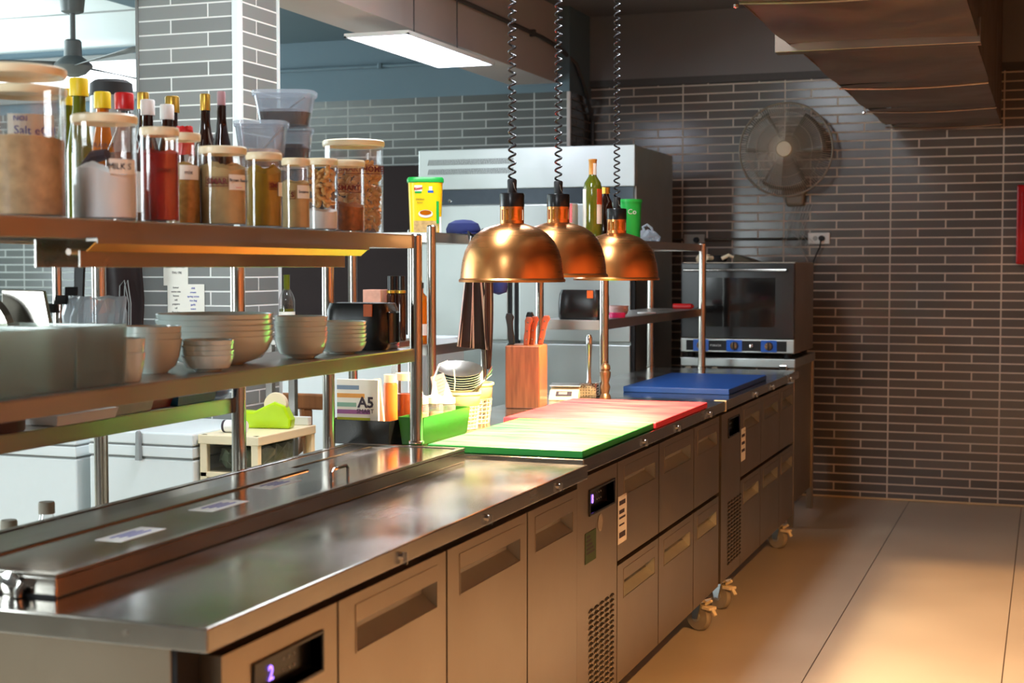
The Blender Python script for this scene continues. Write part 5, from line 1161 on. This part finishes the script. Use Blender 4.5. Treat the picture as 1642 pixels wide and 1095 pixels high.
# wall fan
wf = thing('wall_fan', 'large round wall fan with a fine mesh guard', 'fan', (-.53, -.001, 1.72))
B().hexa([(-.05, -.05, -.04), (.045, -.05, -.04), (.05, 0, -.05), (-.055, 0, -.05), (-.07, -.06, .08), (.06, -.06, .08), (.06, 0, .09), (-.07, 0, .09)]).obj('mount_base', 'fan_grey', wf, bevel=.012)
B().tube([(0, -.04, .05), (0, -.08, .14), (-.02, -.10, .24)], [.035, .03, .03], 14).obj('neck', 'fan_grey', wf, smooth=True)
fc = Vector((-.035, -.16, .268)); R_ = .262
B().lathe([(0, .0), (.05, .0), (.055, .05), (.045, .09), (0, .1)], fc - Vector((0, .02, 0)), 24, 'y').obj('motor', 'fan_grey', wf, smooth=True)
b = B()
for s_y in (-.055, .035):
    for i in range(120):
        a = 2 * pi * i / 120; n = 8
        P = [fc + Vector((cos(a) * R_ * (.18 + .82 * q / n), s_y * (1 - ((q / n) ** 3)) - .01, sin(a) * R_ * (.18 + .82 * q / n))) for q in range(n + 1)]
        b.tube(P, .0014, 3, False)
for rr_ in (.35, .6, .8): b.tube([fc + Vector((cos(2 * pi * i / 48) * R_ * rr_, -.056 * (1 - (rr_ * .95 - .15) ** 3) - .011, sin(2 * pi * i / 48) * R_ * rr_)) for i in range(49)], .0012, 4)
b.obj('wire_guard', 'guard_wire', wf)
b = B(); b.tube([fc + Vector((cos(2 * pi * i / 64) * R_, -.01, sin(2 * pi * i / 64) * R_)) for i in range(65)], .006, 8); b.obj('guard_rim', 'fan_grey', wf, smooth=True)
B().lathe([(0, -.018), (.042, -.014), (.048, 0)], fc + Vector((0, -.058, 0)), 32, 'y').obj('centre_cap', 'fan_cap', wf, smooth=True)
for k in range(3):
    b = B(); a0 = 2.1 * k + .5
    def bl(u, v, a0=a0):
        a = a0 + (v - .5) * (1.5 - .2 * u) * .9; r = .04 + .19 * u
        return fc + Vector((r * cos(a), -.015 + .03 * (v - .5), r * sin(a)))
    b.grid(bl, 8, 8); b.obj('blade', pmat('smoky_blade', (96, 88, 78), .3), wf, smooth=True, solid=.002)
# fire box
fx = thing('fire_equipment_box', 'red fire equipment box on the tiled wall at the right edge', 'fire box', (.80, -.001, 1.34))
B().box(-.125, .125, -.10, 0, 0, .43).obj('box_body', 'red_box', fx, bevel=.008)
B().box(-.10, .10, -.104, -.10, .04, .39).obj('box_door', 'red_box', fx, bevel=.003)

# ceiling fan in the bright room
cfn = thing('ceiling_fan', 'grey ceiling fan with long thin blades in the bright room', 'fan', (-2.90, -3.5, 2.095))
B().lathe([(0, .604), (.055, .604), (.062, .42), (.045, .265), (.03, .258), (0, .258)], (0, 0, 0), 24).obj('canopy', 'ceilfan', cfn, smooth=True)
B().cyl((0, 0, .12), .011, .16, 12).obj('rod', 'ceilfan', cfn, smooth=True)
B().lathe([(0, .155), (.028, .152), (.034, .145), (.036, .085), (.05, .075), (.075, .055), (.078, .045), (.05, .015), (.02, .003), (0, .002)], (0, 0, 0), 32).obj('motor', 'ceilfan', cfn, smooth=True)
for k in range(3):
    a = radians(210 + 120 * k); b = B()
    b.grid(lambda u, v: (.06 + .62 * u, (v - .5) * (.05 + .08 * u), .05 + .018 * (v - .5)), 6, 2)
    b.xf(Matrix.Rotation(a, 4, 'Z')); b.obj('blade', 'ceilfan', cfn, smooth=True, solid=.004)

# ================================================================== unseen hood and table, added to shape the warm aisle light
pc = thing('added_table', 'unseen long steel table added along the right wall under the hood', 'table', (1.95, -5.2, 0))
B().box(-.35, .40, -2.6, 2.6, .86, .90).obj('tabletop', 'steel_y', pc, bevel=.004); B().box(-.30, .38, -2.55, 2.55, .12, .86).obj('base', 'steel_door', pc)  # top and base of the added, unseen table
hd = thing('added_hood', 'unseen steel hood added by the right wall to cut the warm light', 'hood', (1.7, -5.6, 1.95))
b = B(); b.box(-.7, -.69, -3.0, 3.0, 0, .87); b.box(-.69, .7, 2.99, 3.0, 0, .87); b.box(-.69, .7, -3.0, -2.99, 0, .87); b.box(-.69, .7, -2.99, 2.99, .45, .46)
b.obj('added_hood_skirt', 'steel_duct', hd)
for x, y in ((1.16, -2.78), (1.35, -4.9), (1.35, -6.8)):
    B().lathe([(0, .02), (.03, .01), (.04, -.02), (.03, -.03), (0, -.035)], (x - 1.7, y + 5.6, .44), 20).obj('added_hood_lamp', 'cream_lid', hd, smooth=True)
